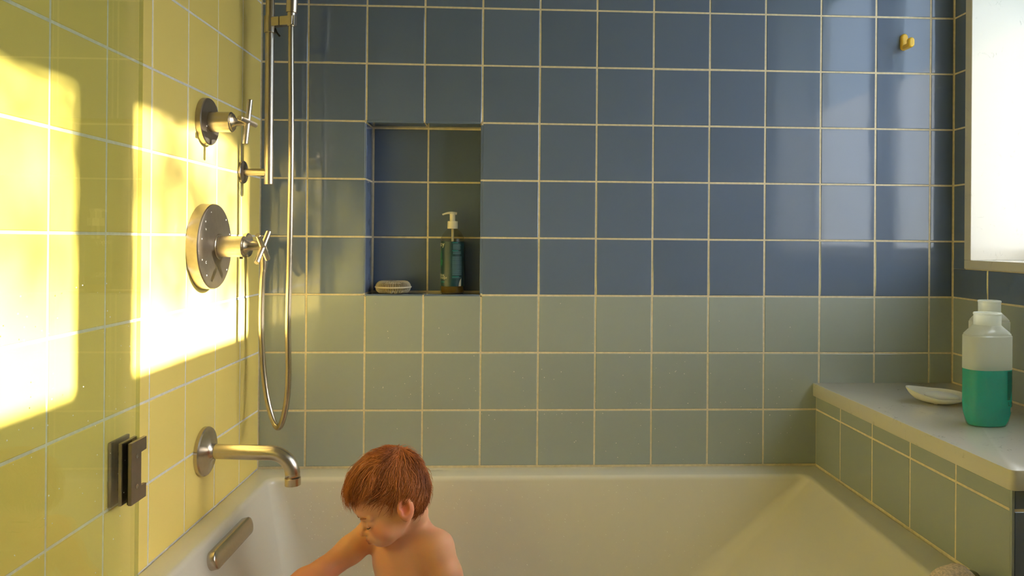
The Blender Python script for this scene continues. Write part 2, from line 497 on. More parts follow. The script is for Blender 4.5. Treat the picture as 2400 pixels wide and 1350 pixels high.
win = thing('window_1', None, None, (W + 0.1, -0.76, WZ0), kind='structure')
xi, xo = W - 0.005, W + 0.25
part('sill', box(xi, xo, OY0, OY1, OZ0, WZ0, 0.0015), M['quartz'], win)
part('jamb', box(xi, xo, WY1, OY1, WZ0, WZ1, 0.0015), M['quartz'], win)
part('jamb', box(xi, xo, OY0, WY0, WZ0, WZ1, 0.0015), M['quartz'], win)
part('head_trim', box(xi, xo, OY0, OY1, WZ1, OZ1, 0.0015), M['quartz'], win)
fx0, fx1 = XG - 0.018, XG + 0.022
FILM = 0.749
part('mullion', box(fx0, fx1 + 0.01, -0.849, -0.698, WZ0, WZ1, 0.003), M['frame'], win)
for y0, y1 in ((-0.698, WY1), (WY0, -0.849)):
    s = 0.022
    fr = part('sash', join(box(fx0, fx1, y0, y0 + s, WZ0, WZ1), box(fx0, fx1, y1 - s * 0.5, y1, WZ0, WZ1),
                           box(fx0, fx1, y0 + s, y1 - s * 0.5, WZ0, WZ0 + 0.03), box(fx0, fx1, y0 + s, y1 - s * 0.5, WZ1 - 0.025, WZ1)), M['frame'], win)
    part('frosted_pane', box(XG, XG + 0.004, y0 + s, y1 - s * 0.5, WZ0 + 0.03, FILM), M['film'], fr)
    part('clear_pane', box(XG, XG + 0.004, y0 + s, y1 - s * 0.5, FILM, WZ1 - 0.025), M['clear_glass'], fr)

# outdoors: lawn and one garden tree that shades the upper panes
tag(part('ground', box(W + 0.3, 40, -20, 20, -1.5, -1.4), M['grass']), kind='structure')
tree = thing('garden_tree', 'leafy garden tree outside the window mirrored in blue tiles', 'tree', (8.4, -2.9, -1.4))
part('trunk', tube(spline([(8.4, -2.9, -1.4), (8.45, -2.85, 0.5), (8.4, -2.7, 2.2), (8.35, -2.2, 3.7), (8.3, -1.4, 4.7)], 24), list(np.linspace(0.14, 0.03, 24)), 10), M['bark'], tree, True)
V, F = [], []
for k in range(3600):
    while True:
        q = rng.uniform(-1, 1, 3)
        if (q ** 2).sum() < 1: break
    c = np.array([8.3, -0.40, 4.12]) + q * np.array([0.9, 1.40, 0.74])
    a = rng.normal(size=3); a /= np.linalg.norm(a); b = np.cross(a, rng.normal(size=3)); b /= np.linalg.norm(b)
    s = rng.uniform(0.03, 0.065); n = len(V)
    nn = np.cross(a, b) * s * 0.25
    V += [tuple(c - a * s), tuple(c + b * s * 0.5 + nn), tuple(c + a * s), tuple(c - b * s * 0.5 + nn)]
    F += [(n, n + 1, n + 2), (n, n + 2, n + 3)]
tag(part('foliage', (V, F), M['leaf'], tree), kind='stuff')

# ------------------------------------------------------------------ tiled ledge and quartz slab
ANG = math.radians(2.1)
LX = 1.5155
def led(y, off=0.0):       # point on the ledge face at distance |y| from the back wall
    return LX + math.tan(ANG) * (-y) + off
LE = -0.786
ledge = thing('tiled_ledge', 'sage tiled ledge between bathtub and window wall under the quartz slab', 'ledge', (1.7, -0.4, ZF))
def prism(poly, z0, z1):
    n = len(poly)
    V = [(x, y, z0) for x, y in poly] + [(x, y, z1) for x, y in poly]
    F = [tuple(range(n - 1, -1, -1)), tuple(range(n, 2 * n))] + [(k, (k + 1) % n, n + (k + 1) % n, n + k) for k in range(n)]
    return V, F
STH = 0.036
part('core', prism([(LX + D, 0), (led(LE, D), LE + D), (W, LE + D), (W, 0)], ZF, SLAB - STH), M['grout'], ledge)
ys = [0.0, -0.146, -0.3075, -0.469, -0.6285, LE]
zj = -2 * P
for a, b in zip(ys[:-1], ys[1:]):
    a2, b2 = a - G / 2, b + G / 2
    yc = (a2 + b2) / 2; w = (a2 - b2) / math.cos(ANG)
    for z0, z1 in ((zj + G / 2, SLAB - STH - 0.003), (RIM + 0.004, zj - G / 2)):
        tile(ledge, (led(yc), yc, (z0 + z1) / 2), w, z1 - z0, M['sage'], 'right', rotz=ANG)
    if b == LE or True:
        pass
for x0, x1 in ((led(LE) + 0.006, led(LE) + 0.006 + T), (led(LE) + 0.006 + P, W - 0.002)):
    for z0, z1 in ((zj + G / 2, SLAB - STH - 0.003), (-3 * P + G / 2, zj - G / 2), (-4 * P + G / 2, -3 * P - G / 2), (-5 * P + G / 2, -4 * P - G / 2), (ZF + 0.003, -5 * P - G / 2)):
        tile(ledge, ((x0 + x1) / 2, LE, (z0 + z1) / 2), x1 - x0, z1 - z0, M['blue'], 'back')
part('edge_trim', box(led(LE) + 0.0005, led(LE) + 0.005, LE - 0.001, LE + 0.006, ZF, SLAB - STH - 0.001), M['sage'], ledge)

def slab_mesh():
    poly = [(led(0, -0.009), -0.0005), (led(LE - 0.012, -0.009), LE - 0.012), (W - 0.0008, LE - 0.012), (W - 0.0008, -0.0005)]
    bm = bmesh.new(); V, F = prism(poly, SLAB - STH, SLAB)
    vs = [bm.verts.new(v) for v in V]
    for f in F: bm.faces.new([vs[i] for i in f])
    ed = [e for e in bm.edges if abs(e.verts[0].co.z - e.verts[1].co.z) > 0.01 and max(v.co.y for v in e.verts) < -0.5 and e.verts[0].co.x < 1.7]
    bmesh.ops.bevel(bm, geom=ed, offset=0.012, segments=4, profile=0.5, affect='EDGES')
    bmesh.ops.bevel(bm, geom=[e for e in bm.edges if len(e.link_faces) == 2 and e.calc_face_angle(0) > 1.2], offset=0.002, segments=2, profile=0.5, affect='EDGES')
    bm.verts.index_update()
    r = [tuple(v.co) for v in bm.verts], [tuple(v.index for v in f.verts) for f in bm.faces]
    bm.free(); return r
tag(part('ledge_slab', slab_mesh(), M['quartz'], None, auto=35), 'white quartz slab with grey veins capping the tiled ledge', 'countertop')

# ------------------------------------------------------------------ bathtub
tub = thing('bathtub', 'white built-in bathtub where the child sits', 'bathtub', (0.75, -0.4, ZF))
def rrect(x0, x1, y0, y1, r, z, n=6):
    out = []
    for cx, cy, a0 in ((x1 - r, y1 - r, 0), (x0 + r, y1 - r, 90), (x0 + r, y0 + r, 180), (x1 - r, y0 + r, 270)):
        for k in range(n + 1):
            a = math.radians(a0 + 90 * k / n)
            out.append((cx + r * math.cos(a), cy + r * math.sin(a), z))
    return out
TUBF = -0.845
def tin(t):
    """inner basin bounds at fraction t of its depth"""
    return 0.062 + 0.085 * t, 1.455 - 0.37 * t, -0.715 + 0.03 * t, -0.086 - 0.03 * t
loops = []
def out_loop(off, z, r=0.004):
    L_ = rrect(0.0005 + off, LX - 0.001 - off, -0.80 + off, -0.0005 - off, r, z)
    return [(x + math.tan(ANG) * (-y) if x > 0.8 else x, y, zz) for x, y, zz in L_]
loops.append(out_loop(0, ZF)); loops.append(out_loop(0, RIM - 0.006)); loops.append(out_loop(0.002, RIM - 0.001)); loops.append(out_loop(0.006, RIM))
def in_loop(t, grow, z, r):
    x0, x1, y0, y1 = tin(t)
    return rrect(x0 - grow, x1 + grow, y0 - grow, y1 + grow, r, z)
for a in (0, 22, 45, 67, 90):
    ar = math.radians(a)
    loops.append(in_loop(0, 0.012 * (1 - math.sin(ar)), RIM - 0.012 * (1 - math.cos(ar)), 0.028))
for k in range(1, 11):
    t = k / 10
    z = RIM - 0.012 + (TUBF + 0.03 - RIM + 0.012) * t
    loops.append(in_loop(t, 0, z, 0.026 + 0.05 * t))
for a in (30, 60, 90):
    ar = math.radians(a)
    loops.append(in_loop(1, -0.03 * (1 - math.cos(ar)) - 0.0, TUBF + 0.03 * (1 - math.sin(ar)), 0.076 - 0.02 * (1 - math.cos(ar))))
n = len(loops[0]); V = [v for l in loops for v in l]; F = []
for i in range(len(loops) - 1):
    for k in range(n):
        F.append((i * n + k, i * n + (k + 1) % n, (i + 1) * n + (k + 1) % n, (i + 1) * n + k))
F.append(tuple((len(loops) - 1) * n + k for k in range(n))); F.append(tuple(range(n - 1, -1, -1)))
part('shell', (V, F), M['acrylic'], tub, auto=50)

def basin(side, s, z):
    """point on basin wall: side 'back' s = x, side 'left' s = y"""
    t = (RIM - 0.012 - z) / (RIM - 0.012 - TUBF - 0.03)
    x0, x1, y0, y1 = tin(t)
    return Vector((s, y1, z)) if side == 'back' else Vector((x0, s, z))

# overflow cover: a long stadium plate on the left end of the basin
def stadium(length, rad, thick, dome=0.002, n=10):
    """long axis X, normal Z"""
    V, F = [], []
    rings = [(0, 0.0), (0, thick - 0.003), (0.0012, thick - 0.001), (0.004, thick), (rad * 0.6, thick + dome)]
    m = 0
    for off, z in rings:
        r = rad - off; ring = []
        for cx, a0 in ((length / 2 - rad, -90), (-length / 2 + rad, 90)):
            for k in range(n + 1):
                a = math.radians(a0 + 180 * k / n); ring.append((cx + r * math.cos(a), r * math.sin(a), z))
        V += ring; m = len(ring)
    for i in range(len(rings) - 1):
        for k in range(m): F.append((i * m + k, i * m + (k + 1) % m, (i + 1) * m + (k + 1) % m, (i + 1) * m + k))
    F.append(tuple((len(rings) - 1) * m + k for k in range(m)))
    return V, F
zc = -0.508
c = basin('left', -0.393, zc)
slope = math.atan2(0.085, 0.35)
mx_ = Matrix.Translation(c) @ (Matrix.Rotation(slope, 3, 'Y') .inverted() @ FR['left']).to_4x4()
mo = Matrix.Translation(c) @ Matrix(((0, -math.sin(slope), math.cos(slope)), (1, 0, 0), (0, math.cos(slope), math.sin(slope)))).to_4x4()
tag(part('overflow_cover', xf(stadium(0.222, 0.019, 0.016), mo), M['nickel'], tub, auto=40), 'brushed nickel overflow cover')

# ------------------------------------------------------------------ water drops
def drop(c, nrm, r, squash=0.55, seg=8):
    d, u, v = frame_of(nrm); c = Vector(c); V = []; F = []
    for i, (h, rr) in enumerate(((0, 1.0), (0.5, 0.86), (0.86, 0.5))):
        for k in range(seg):
            a = 2 * math.pi * k / seg
            V.append(tuple(c + d * h * r * squash + (u * math.cos(a) + v * math.sin(a)) * rr * r))
    V.append(tuple(c + d * r * squash))
    for i in range(2):
        for k in range(seg): F.append((i * seg + k, i * seg + (k + 1) % seg, (i + 1) * seg + (k + 1) % seg, (i + 1) * seg + k))
    for k in range(seg): F.append((2 * seg + k, 2 * seg + (k + 1) % seg, 3 * seg))
    return V, F
ds = []
for k in range(420):
    x = min(max(abs(random.gauss(0.26, 0.13)), 0.09), 1.3) if k < 260 else random.uniform(0.5, 1.25)
    z = random.uniform(-0.70, -0.485)
    p = basin('back', x, z)
    ds.append(drop(p, (0, -1, 0.08), random.uniform(0.0006, 0.0016)))
tag(part('water_drops', join(*ds), M['drop'], tub, True), kind='stuff')
ds = []
for k in range(170):
    x = random.uniform(0.3, 1.45); z = random.choice([random.uniform(-0.45, -0.2), random.uniform(-0.45, -0.02)])
    ds.append(drop((x, -0.0003, z), (0, -1, 0), random.uniform(0.0004, 0.0012)))
tag(part('water_drops', join(*ds), M['drop'], wall_back, True), kind='stuff')

# ------------------------------------------------------------------ shower door with wall hinge
door = thing('shower_door', 'green-tinted glass shower door folded back against the yellow wall', 'shower door', (0.028, -1.1, RIM))
gp = part('glass_panel', box(0.0235, 0.0305, -1.62, -0.703, RIM + 0.012, 1.35, 0.0012), M['door_glass'], door)
part('polished_edge', box(0.0236, 0.0304, -0.7029, -0.7021, RIM + 0.013, 1.349), M['glass_edge'], door)
ds = []
for k in range(90):
    y = random.uniform(-1.08, -0.715); z = random.uniform(-0.42, 0.08)
    ds.append(drop((0.0306, y, z), (1, 0, 0), random.uniform(0.0005, 0.0014)))
tag(part('water_drops', join(*ds), M['drop'], gp, True), kind='stuff')
hy0, hy1, hz0, hz1 = -0.745, -0.693, -0.305, -0.199
def u_plate(x0, x1):
    ny, nz0, nz1 = -0.7125, -0.281, -0.2215
    poly = [(hy0, hz0), (hy1, hz0), (hy1, nz0), (ny, nz0), (ny, nz1), (hy1, nz1), (hy1, hz1), (hy0, hz1)]
    bm = bmesh.new(); k = len(poly)
    a = [bm.verts.new((x0, y, z)) for y, z in poly]; b = [bm.verts.new((x1, y, z)) for y, z in poly]
    bm.faces.new(a[::-1]); bm.faces.new(b)
    for i in range(k): bm.faces.new((a[i], a[(i + 1) % k], b[(i + 1) % k], b[i]))
    bmesh.ops.bevel(bm, geom=bm.edges[:], offset=0.0007, segments=2, profile=0.5, affect='EDGES')
    bm.verts.index_update()
    r = [tuple(v.co) for v in bm.verts], [tuple(v.index for v in f.verts) for f in bm.faces]
    bm.free(); return r
part('hinge_plate', u_plate(0.0325, 0.0385), M['hinge'], door)
part('hinge_plate', u_plate(0.0165, 0.0222), M['hinge'], door)
part('gasket', box(0.0306, 0.0324, hy0 + 0.0015, -0.714, hz0 + 0.0015, hz1 - 0.0015), M['rubber'], door)
part('gasket', box(0.0223, 0.0234, hy0 + 0.0015, -0.714, hz0 + 0.0015, hz1 - 0.0015), M['rubber'], door)
for z in (-0.225, -0.281 + 0.004):
    part('screw', lathe([(0, 0.0042), (0.0008, 0.0042), (0.0008, 0.0026), (0.0003, 0.0022)], (0.0384, -0.727, z), (1, 0, 0), 16), M['nickel'], door, auto=30)
wp = part('wall_plate', box(0.0002, 0.006, -0.747, -0.686, hz0 - 0.002, hz1 + 0.002, 0.0012), M['hinge'], door)
for z in (-0.222, -0.236, -0.27, -0.283):
    part('screw', lathe([(0, 0.004), (0.001, 0.004), (0.001, 0.002)], (0.006, -0.722, z), (1, 0, 0), 16), M['nickel'], wp, auto=30)
part('pivot_block', box(0.006, 0.030, -0.709, -0.693, -0.278, -0.226, 0.002), M['nickel'], door)

# ------------------------------------------------------------------ brass-nickel shower fittings
AX = (1, 0, 0)
def cross(center, length, rad, angle, name, root):
    cx, cy, cz = center
    for k in (0, 1):
        a = angle + k * math.pi / 2
        d = Vector((0.10 if k == 0 else 0.0, math.cos(a), math.sin(a))).normalized()
        c = Vector(center)
        part(name, tube([c - d * length / 2, c - d * (length / 2 - 0.0008), c + d * (length / 2 - 0.0008), c + d * length / 2], [rad - 0.0008, rad, rad, rad - 0.0008], 20), M['nickel'], root, auto=40)

v1 = thing('shower_valve', 'upper small round brushed nickel valve with cross handle turned upright', 'shower valve', (0, -0.363, 0.4045), 'cross-handle valves on the yellow wall')
o1 = (0.0002, -0.363, 0.4045)
part('escutcheon', lathe([(0, 0.0515), (0.0105, 0.0515), (0.0125, 0.0500), (0.0128, 0.022)], o1, AX, 64), M['nickel_dark'], v1, auto=30)
part('body', lathe([(0.012, 0.0222), (0.0575, 0.0222), (0.0585, 0.0215), (0.0590, 0.0195), (0.0605, 0.0195), (0.062, 0.0180)], o1, AX, 48), M['nickel'], v1, auto=30)
part('neck', lathe([(0.061, 0.0165), (0.064, 0.0125), (0.069, 0.0080), (0.094, 0.0068)], o1, AX, 32), M['nickel'], v1, auto=40)
cross((0.0925, -0.363, 0.4060), 0.098, 0.0058, math.radians(90), 'cross_handle', v1)
part('setscrew', lathe([(0, 0.0016), (0.0006, 0.0016)], (0.0128, -0.385, 0.392), AX, 12), M['chrome_dot'], v1)

v2 = thing('shower_valve', 'large round brushed nickel thermostat valve with dots and diagonal cross handle', 'shower valve', (0, -0.363, 0.131), 'cross-handle valves on the yellow wall')
o2 = (0.0002, -0.3615, 0.131)
part('escutcheon', lathe([(0, 0.0935), (0.0225, 0.0935), (0.0250, 0.0920), (0.0262, 0.0890), (0.0275, 0.070), (0.0300, 0.040), (0.0325, 0.030)], o2, AX, 96), M['nickel_dark'], v2, auto=25)
part('collar', lathe([(0.030, 0.0285), (0.0345, 0.0285), (0.0355, 0.0275), (0.0355, 0.022)], o2, AX, 48), M['nickel'], v2, auto=30)
part('body', lathe([(0.034, 0.0232), (0.086, 0.0232), (0.0875, 0.0222), (0.0875, 0.019), (0.090, 0.0175)], o2, AX, 48), M['nickel'], v2, auto=30)
part('temperature_stop', box(0.0775, 0.0835, -0.3645, -0.3585, 0.1040, 0.1085, 0.0005), M['rubber'], v2)
part('neck', lathe([(0.089, 0.0170), (0.094, 0.0120), (0.100, 0.0085), (0.128, 0.0072)], o2, AX, 32), M['nickel'], v2, auto=40)
cross((0.127, -0.3615, 0.130), 0.086, 0.0060, math.radians(52), 'cross_handle', v2)
for a in (112, 138, 168, 200, 230, 48, 20, 318):
    ar = math.radians(a); r = 0.080
    part('temperature_dot', lathe([(0, 0.0017), (0.0006, 0.0017)], (0.0268, -0.3615 + r * math.cos(ar), 0.131 + r * math.sin(ar)), AX, 12), M['chrome_dot'], v2)
for ch, a in (('C', 212), ('H', 150)):
    ar = math.radians(a); r = 0.068
    vf = text_vf(ch, 0.008)
    mo = Matrix.Translation((0.0282, -0.3615 + r * math.cos(ar) - 0.003, 0.131 + r * math.sin(ar))) @ FR['left'].to_4x4()
    part('letter', xf(vf, mo), M['chrome_dot'], v2)

sp = thing('tub_spout', 'brushed nickel wall-mounted bath spout bending down over the tub', 'bath spout', (0, -0.355, -0.32))
osx = (0.0002, -0.355, -0.3205)
part('escutcheon', lathe([(0, 0.0535), (0.0075, 0.0535), (0.0105, 0.0515), (0.0135, 0.040), (0.0175, 0.027), (0.022, 0.0195), (0.026, 0.0170)], osx, AX, 64), M['nickel'], sp, auto=30)
pts = [(0.015 + 0.012 * k, -0.355, -0.3205 - 0.0004 * k) for k in range(11)]
cx, cz, rr = 0.143, -0.3205 - 0.004 - 0.045, 0.045
for k in range(1, 13):
    a = math.radians(90 - 90 * k / 12)
    pts.append((cx + rr * math.cos(a) + 0.006 * k / 12, -0.355, cz + rr * math.sin(a)))
ex = pts[-1][0]
pts += [(ex + 0.0005, -0.355, cz - 0.010)]
part('pipe', tube(pts, 0.0162, 28), M['nickel'], sp, True)
part('aerator', lathe([(0, 0.0166), (0.0005, 0.0172), (0.0165, 0.0172), (0.0170, 0.0160), (0.0165, 0.0125), (0.010, 0.0120)], (ex + 0.0005, -0.355, cz - 0.010), (0.02, 0, -1), 32), M['nickel'], sp, auto=30)

bar = thing('slide_bar', 'vertical brushed nickel shower slide bar standing off the yellow wall', 'slide bar', (0, -0.135, 0.28))
bx, by = 0.0655, -0.135
for z in (0.3145, 1.02):
    part('wall_flange', lathe([(0, 0.0285), (0.0045, 0.0285), (0.0062, 0.027), (0.0062, 0.012)], (0.0002, by, z), AX, 40), M['nickel_dark'], bar, auto=30)
    part('post', lathe([(0.005, 0.0092), (0.062, 0.0092)], (0, by, z), AX, 28), M['nickel'], bar, auto=30)
part('rail', lathe([(0, 0.0100), (0.0008, 0.0108), (0.7792, 0.0108), (0.78, 0.0100)], (bx, by, 0.2845), (0, 0, 1), 32), M['nickel'], bar, auto=30)
hx, hy = 0.1235, -0.156
part('slider', lathe([(0, 0.0132), (0.001, 0.0140), (0.041, 0.0140), (0.042, 0.0132)], (bx, by, 0.6625), (0, 0, 1), 32), M['nickel'], bar, auto=30)
dv = Vector((hx - bx, hy - by, 0)); 
mo = Matrix.Translation((bx, by, 0.689)) @ Matrix.Rotation(math.atan2(dv.y, dv.x), 4, 'Z')
part('slider_arm', xf(box(0.004, dv.length * 0.52, -0.0095, 0.0095, -0.0115, 0.0115, 0.002), mo), M['nickel'], bar)
part('holder', xf(join(box(dv.length * 0.54, dv.length + 0.0085, -0.0095, 0.0095, -0.0115, 0.0115, 0.002), box(dv.length + 0.010, dv.length + 0.0125, -0.006, 0.006, -0.013, 0.012, 0.001)), mo), M['nickel'], bar)
part('release_lever', tube(spline([(bx + 0.014, by - 0.004, 0.674), (bx + 0.018, by - 0.005, 0.664), (bx + 0.026, by - 0.006, 0.654)], 8), 0.0024, 10), M['rubber'], bar, True)

hs = thing('hand_shower', 'nickel hand shower resting in the slide bar holder', 'hand shower', (hx, hy, 0.69))
part('handle', lathe([(0, 0.0090), (0.0015, 0.0096), (0.033, 0.0104), (0.034, 0.0132), (0.036, 0.0138), (0.20, 0.0132), (0.215, 0.0125)], (hx, hy, 0.6745), (0.04, -0.02, 1), 28), M['nickel'], hs, auto=30)
part('head', lathe([(-0.012, 0.012), (0.0, 0.030), (0.012, 0.050), (0.026, 0.052), (0.028, 0.048)], (hx + 0.009, hy - 0.018, 0.918), (0.35, -0.55, -0.75), 40), M['nickel'], hs, auto=30)

ho = thing('hose_outlet', 'nickel wall elbow feeding the shower hose behind the large valve', 'hose outlet', (0, -0.1, 0.135))
oz = 0.132; oy = -0.108
part('wall_flange', lathe([(0, 0.0305), (0.008, 0.0305), (0.0105, 0.0285), (0.0105, 0.012)], (0.0002, oy, oz), AX, 40), M['nickel'], ho, auto=30)
part('elbow', tube(spline([(0.008, oy, oz), (0.028, oy, oz), (0.040, oy + 0.001, oz - 0.004), (0.0445, oy + 0.002, oz - 0.016), (0.0445, oy + 0.003, oz - 0.030)], 24), 0.0112, 20), M['nickel'], ho, True)
part('hose_nut', lathe([(0, 0.0098), (0.004, 0.0102), (0.030, 0.0078), (0.042, 0.0068)], (0.0445, oy + 0.003, oz - 0.027), (0, 0, -1), 24), M['nickel'], ho, auto=30)

# ribbed metal hose
hp = spline([(hx, hy, 0.677), (hx + 0.001, hy - 0.001, 0.60), (hx + 0.004, hy - 0.004, 0.40), (hx + 0.003, hy - 0.004, 0.15), (hx + 0.000, hy - 0.004, -0.05),
             (hx + 0.0015, hy - 0.002, -0.19), (hx - 0.006, hy + 0.006, -0.265), (0.1005, -0.137, -0.3175), (0.083, -0.124, -0.318),
             (0.062, -0.112, -0.268), (0.0475, -0.105, -0.19), (0.0400, -0.103, -0.08), (0.0400, -0.103, 0.0), (0.0430, oy + 0.0025, 0.055), (0.0445, oy + 0.003, 0.068)], 1560)
part_hose = part('shower_hose', tube(hp, [0.0070 + 0.0005 * (1 if k % 2 else -1) for k in range(1560)], 10), M['nickel'], None, True)
tag(part_hose, 'ribbed metal shower hose hanging in a long loop', 'shower hose')

# ------------------------------------------------------------------ wall hook
hk = thing('wall_hook', 'small yellow wall hook on the blue tiles', 'wall hook', (1.756, 0, 0.705))
mo = Matrix.Translation((1.7565, -0.0005, 0.708)) @ (FR['back'] @ Matrix.Rotation(math.pi / 2, 3, 'Z')).to_4x4()
part('back_plate', xf(stadium(0.046, 0.0095, 0.009, 0.0), mo), M['hook'], hk, auto=40)
part('arm', box(1.7565 - 0.0086, 1.7565 + 0.0086, -0.044, -0.006, 0.6855, 0.6985, 0.0055, 4), M['hook'], hk, auto=50)
mo = Matrix.Translation((1.7565, -0.0345, 0.6985)) @ (FR['back'] @ Matrix.Rotation(math.pi / 2, 3, 'Z')).to_4x4()
part('tip', xf(stadium(0.0265, 0.0086, 0.0115, 0.0), mo), M['hook'], hk, auto=40)

# ------------------------------------------------------------------ niche things
def wrap(vf, r, cx, cy, ang0, z0, off=0.0004):
    V = []
    for x, y, z in vf[0]:
        a = ang0 + x / r
        V.append((cx + (r + off) * math.sin(a), cy - (r + off) * math.cos(a), z0 + y))
    return V, vf[1]
def patch(w, h, nx=8):
    V = [(w * k / nx, y, 0) for y in (0, h) for k in range(nx + 1)]
    return V, [(k, k + 1, nx + 2 + k, nx + 1 + k) for k in range(nx)]
BX, BY, BZ = 0.5085, 0.050, NZ0 + 0.0006
pump = thing('pump_bottle', 'clear pump bottle with teal label in the wall niche', 'soap bottle', (BX, BY, BZ))
R = 0.0325
prof = [(0, R - 0.004), (0.0015, R - 0.001), (0.004, R), (0.143, R), (0.152, R - 0.001), (0.162, R - 0.005), (0.171, R - 0.012), (0.176, R - 0.0185), (0.180, 0.0125), (0.186, 0.0125)]
part('bottle', lathe(prof, (BX, BY, BZ), (0, 0, 1), 56), M['bottle_clear'], pump, auto=40)
part('liquid', lathe([(0.002, R - 0.004), (0.006, R - 0.0025), (0.141, R - 0.0025), (0.1415, 0.001)], (BX, BY, BZ), (0, 0, 1), 48), M['amber'], pump, auto=40)
lab = part('label', wrap(patch(2 * math.pi * R * 0.93, 0.123, 60), R, BX, BY, math.radians(-192), BZ + 0.020, 0.0005), M['label'], pump, True)
rr_ = R + 0.0006
part('brand_print', wrap(text_vf('booy', 0.0185), rr_, BX, BY, math.radians(-102), BZ + 0.1295, 0.0002), M['print_white'], lab)
part('leaf_print', wrap(([(0, 0, 0), (0.008, 0.012, 0), (0.010, 0.026, 0), (0.006, 0.040, 0), (0.002, 0.026, 0), (-0.002, 0.012, 0)], [(0, 1, 2, 3, 4, 5)]), rr_, BX, BY, math.radians(-72), BZ + 0.082, 0.0002), M['label_leaf'], lab)
part('leaf_print', wrap(([(0, 0, 0), (0.010, 0.006, 0), (0.013, 0.018, 0), (0.006, 0.028, 0), (0.001, 0.015, 0)], [(0, 1, 2, 3, 4)]), rr_, BX, BY, math.radians(-70), BZ + 0.071, 0.0002), M['label_leaf'], lab)
part('name_print', wrap(text_vf('NATURAL', 0.0095), rr_, BX, BY, math.radians(-106), BZ + 0.0470, 0.0002), M['print_white'], lab)
part('name_print', wrap(text_vf('BODY WASH', 0.0095), rr_, BX, BY, math.radians(-118), BZ + 0.0395, 0.0002), M['print_white'], lab)
part('name_print', wrap(patch(0.016, 0.002), rr_, BX, BY, math.radians(-62), BZ + 0.031, 0.0002), M['print_teal'], lab)
lines_t, lines_g = [], []
for z, w in ((0.1385, 0.016), (0.1165, 0.017), (0.0455, 0.020)):
    lines_t.append(wrap(patch(w, 0.0022), rr_, BX, BY, math.radians(4), BZ + z, 0.0002))
zz = 0.1345
for k in range(34):
    if k in (6, 7, 11, 12): zz -= 0.0026; continue
    w = 0.026 * random.uniform(0.7, 1.0) if k < 12 else 0.029
    lines_g.append(wrap(patch(w, 0.0014), rr_, BX, BY, math.radians(7 if k < 12 else 4), BZ + zz, 0.0002)); zz -= 0.0026
    if 0.044 < zz < 0.049: zz = 0.043
for q in lines_t: part('heading_print', q, M['print_teal'], lab)
part('fine_print', join(*lines_g), M['print_grey'], lab)
part('leaf_badge', wrap(([(0, 0, 0), (0.008, 0, 0), (0.009, 0.022, 0), (0.004, 0.016, 0), (0.001, 0.008, 0)], [(0, 1, 2, 3, 4)]), rr_, BX, BY, math.radians(36), BZ + 0.0205, 0.0004), M['print_white'], lab)
part('collar', lathe([(0.178, 0.0140), (0.1785, 0.0145), (0.198, 0.0142), (0.199, 0.0135), (0.199, 0.008)], (BX, BY, BZ), (0, 0, 1), 32), M['plastic_white'], pump, auto=30)
part('dip_tube', lathe([(0.012, 0.0035), (0.180, 0.0035)], (BX, BY, BZ), (0, 0, 1), 14), M['plastic_white'], pump, True)
part('pump_head', join(lathe([(0.198, 0.0076), (0.216, 0.0076), (0.217, 0.0082), (0.220, 0.0078), (0.2215, 0.006)], (BX - 0.0005, BY, BZ), (0, 0, 1), 24),
     tube(spline([(BX + 0.010, BY + 0.004, BZ + 0.2205), (BX - 0.006, BY - 0.003, BZ + 0.222), (BX - 0.018, BY - 0.007, BZ + 0.220), (BX - 0.0275, BY - 0.010, BZ + 0.2165)], 14), list(np.linspace(0.0042, 0.0024, 14)), 12)), M['plastic_white'], pump, auto=50)

ring = thing('ribbed_soap_ring', 'beige ribbed ring in the niche left of the pump bottle', 'soap holder', (0.347, 0.047, NZ0))
rc = Vector((0.3472, 0.046, NZ0 + 0.0172)); RR, ra, rb = 0.0325, 0.0148, 0.0163
V, F = [], []
vfs = []
for k in range(64):
    a = 2 * math.pi * k / 64; er = Vector((math.cos(a), math.sin(a), 0))
    pts = [rc + er * (RR + ra * math.cos(b)) + Vector((0, 0, rb * math.sin(b))) for b in np.linspace(0, 2 * math.pi, 17)]
    vfs.append(tube(pts, 0.0009, 5, False))
part('ribs', join(*vfs), M['bamboo'], ring, True)
part('outer_band', tube([rc + Vector((math.cos(a), math.sin(a), 0)) * (RR + ra + 0.0006) for a in np.linspace(0, 2 * math.pi, 65)], 0.0021, 10, False), M['bamboo'], ring, True)
part('core', tube([rc + Vector((math.cos(a), math.sin(a), 0)) * RR for a in np.linspace(0, 2 * math.pi, 49)], 0.0095, 12, False), mat('dark_core', (0.10, 0.07, 0.03), 0.8), ring, True)

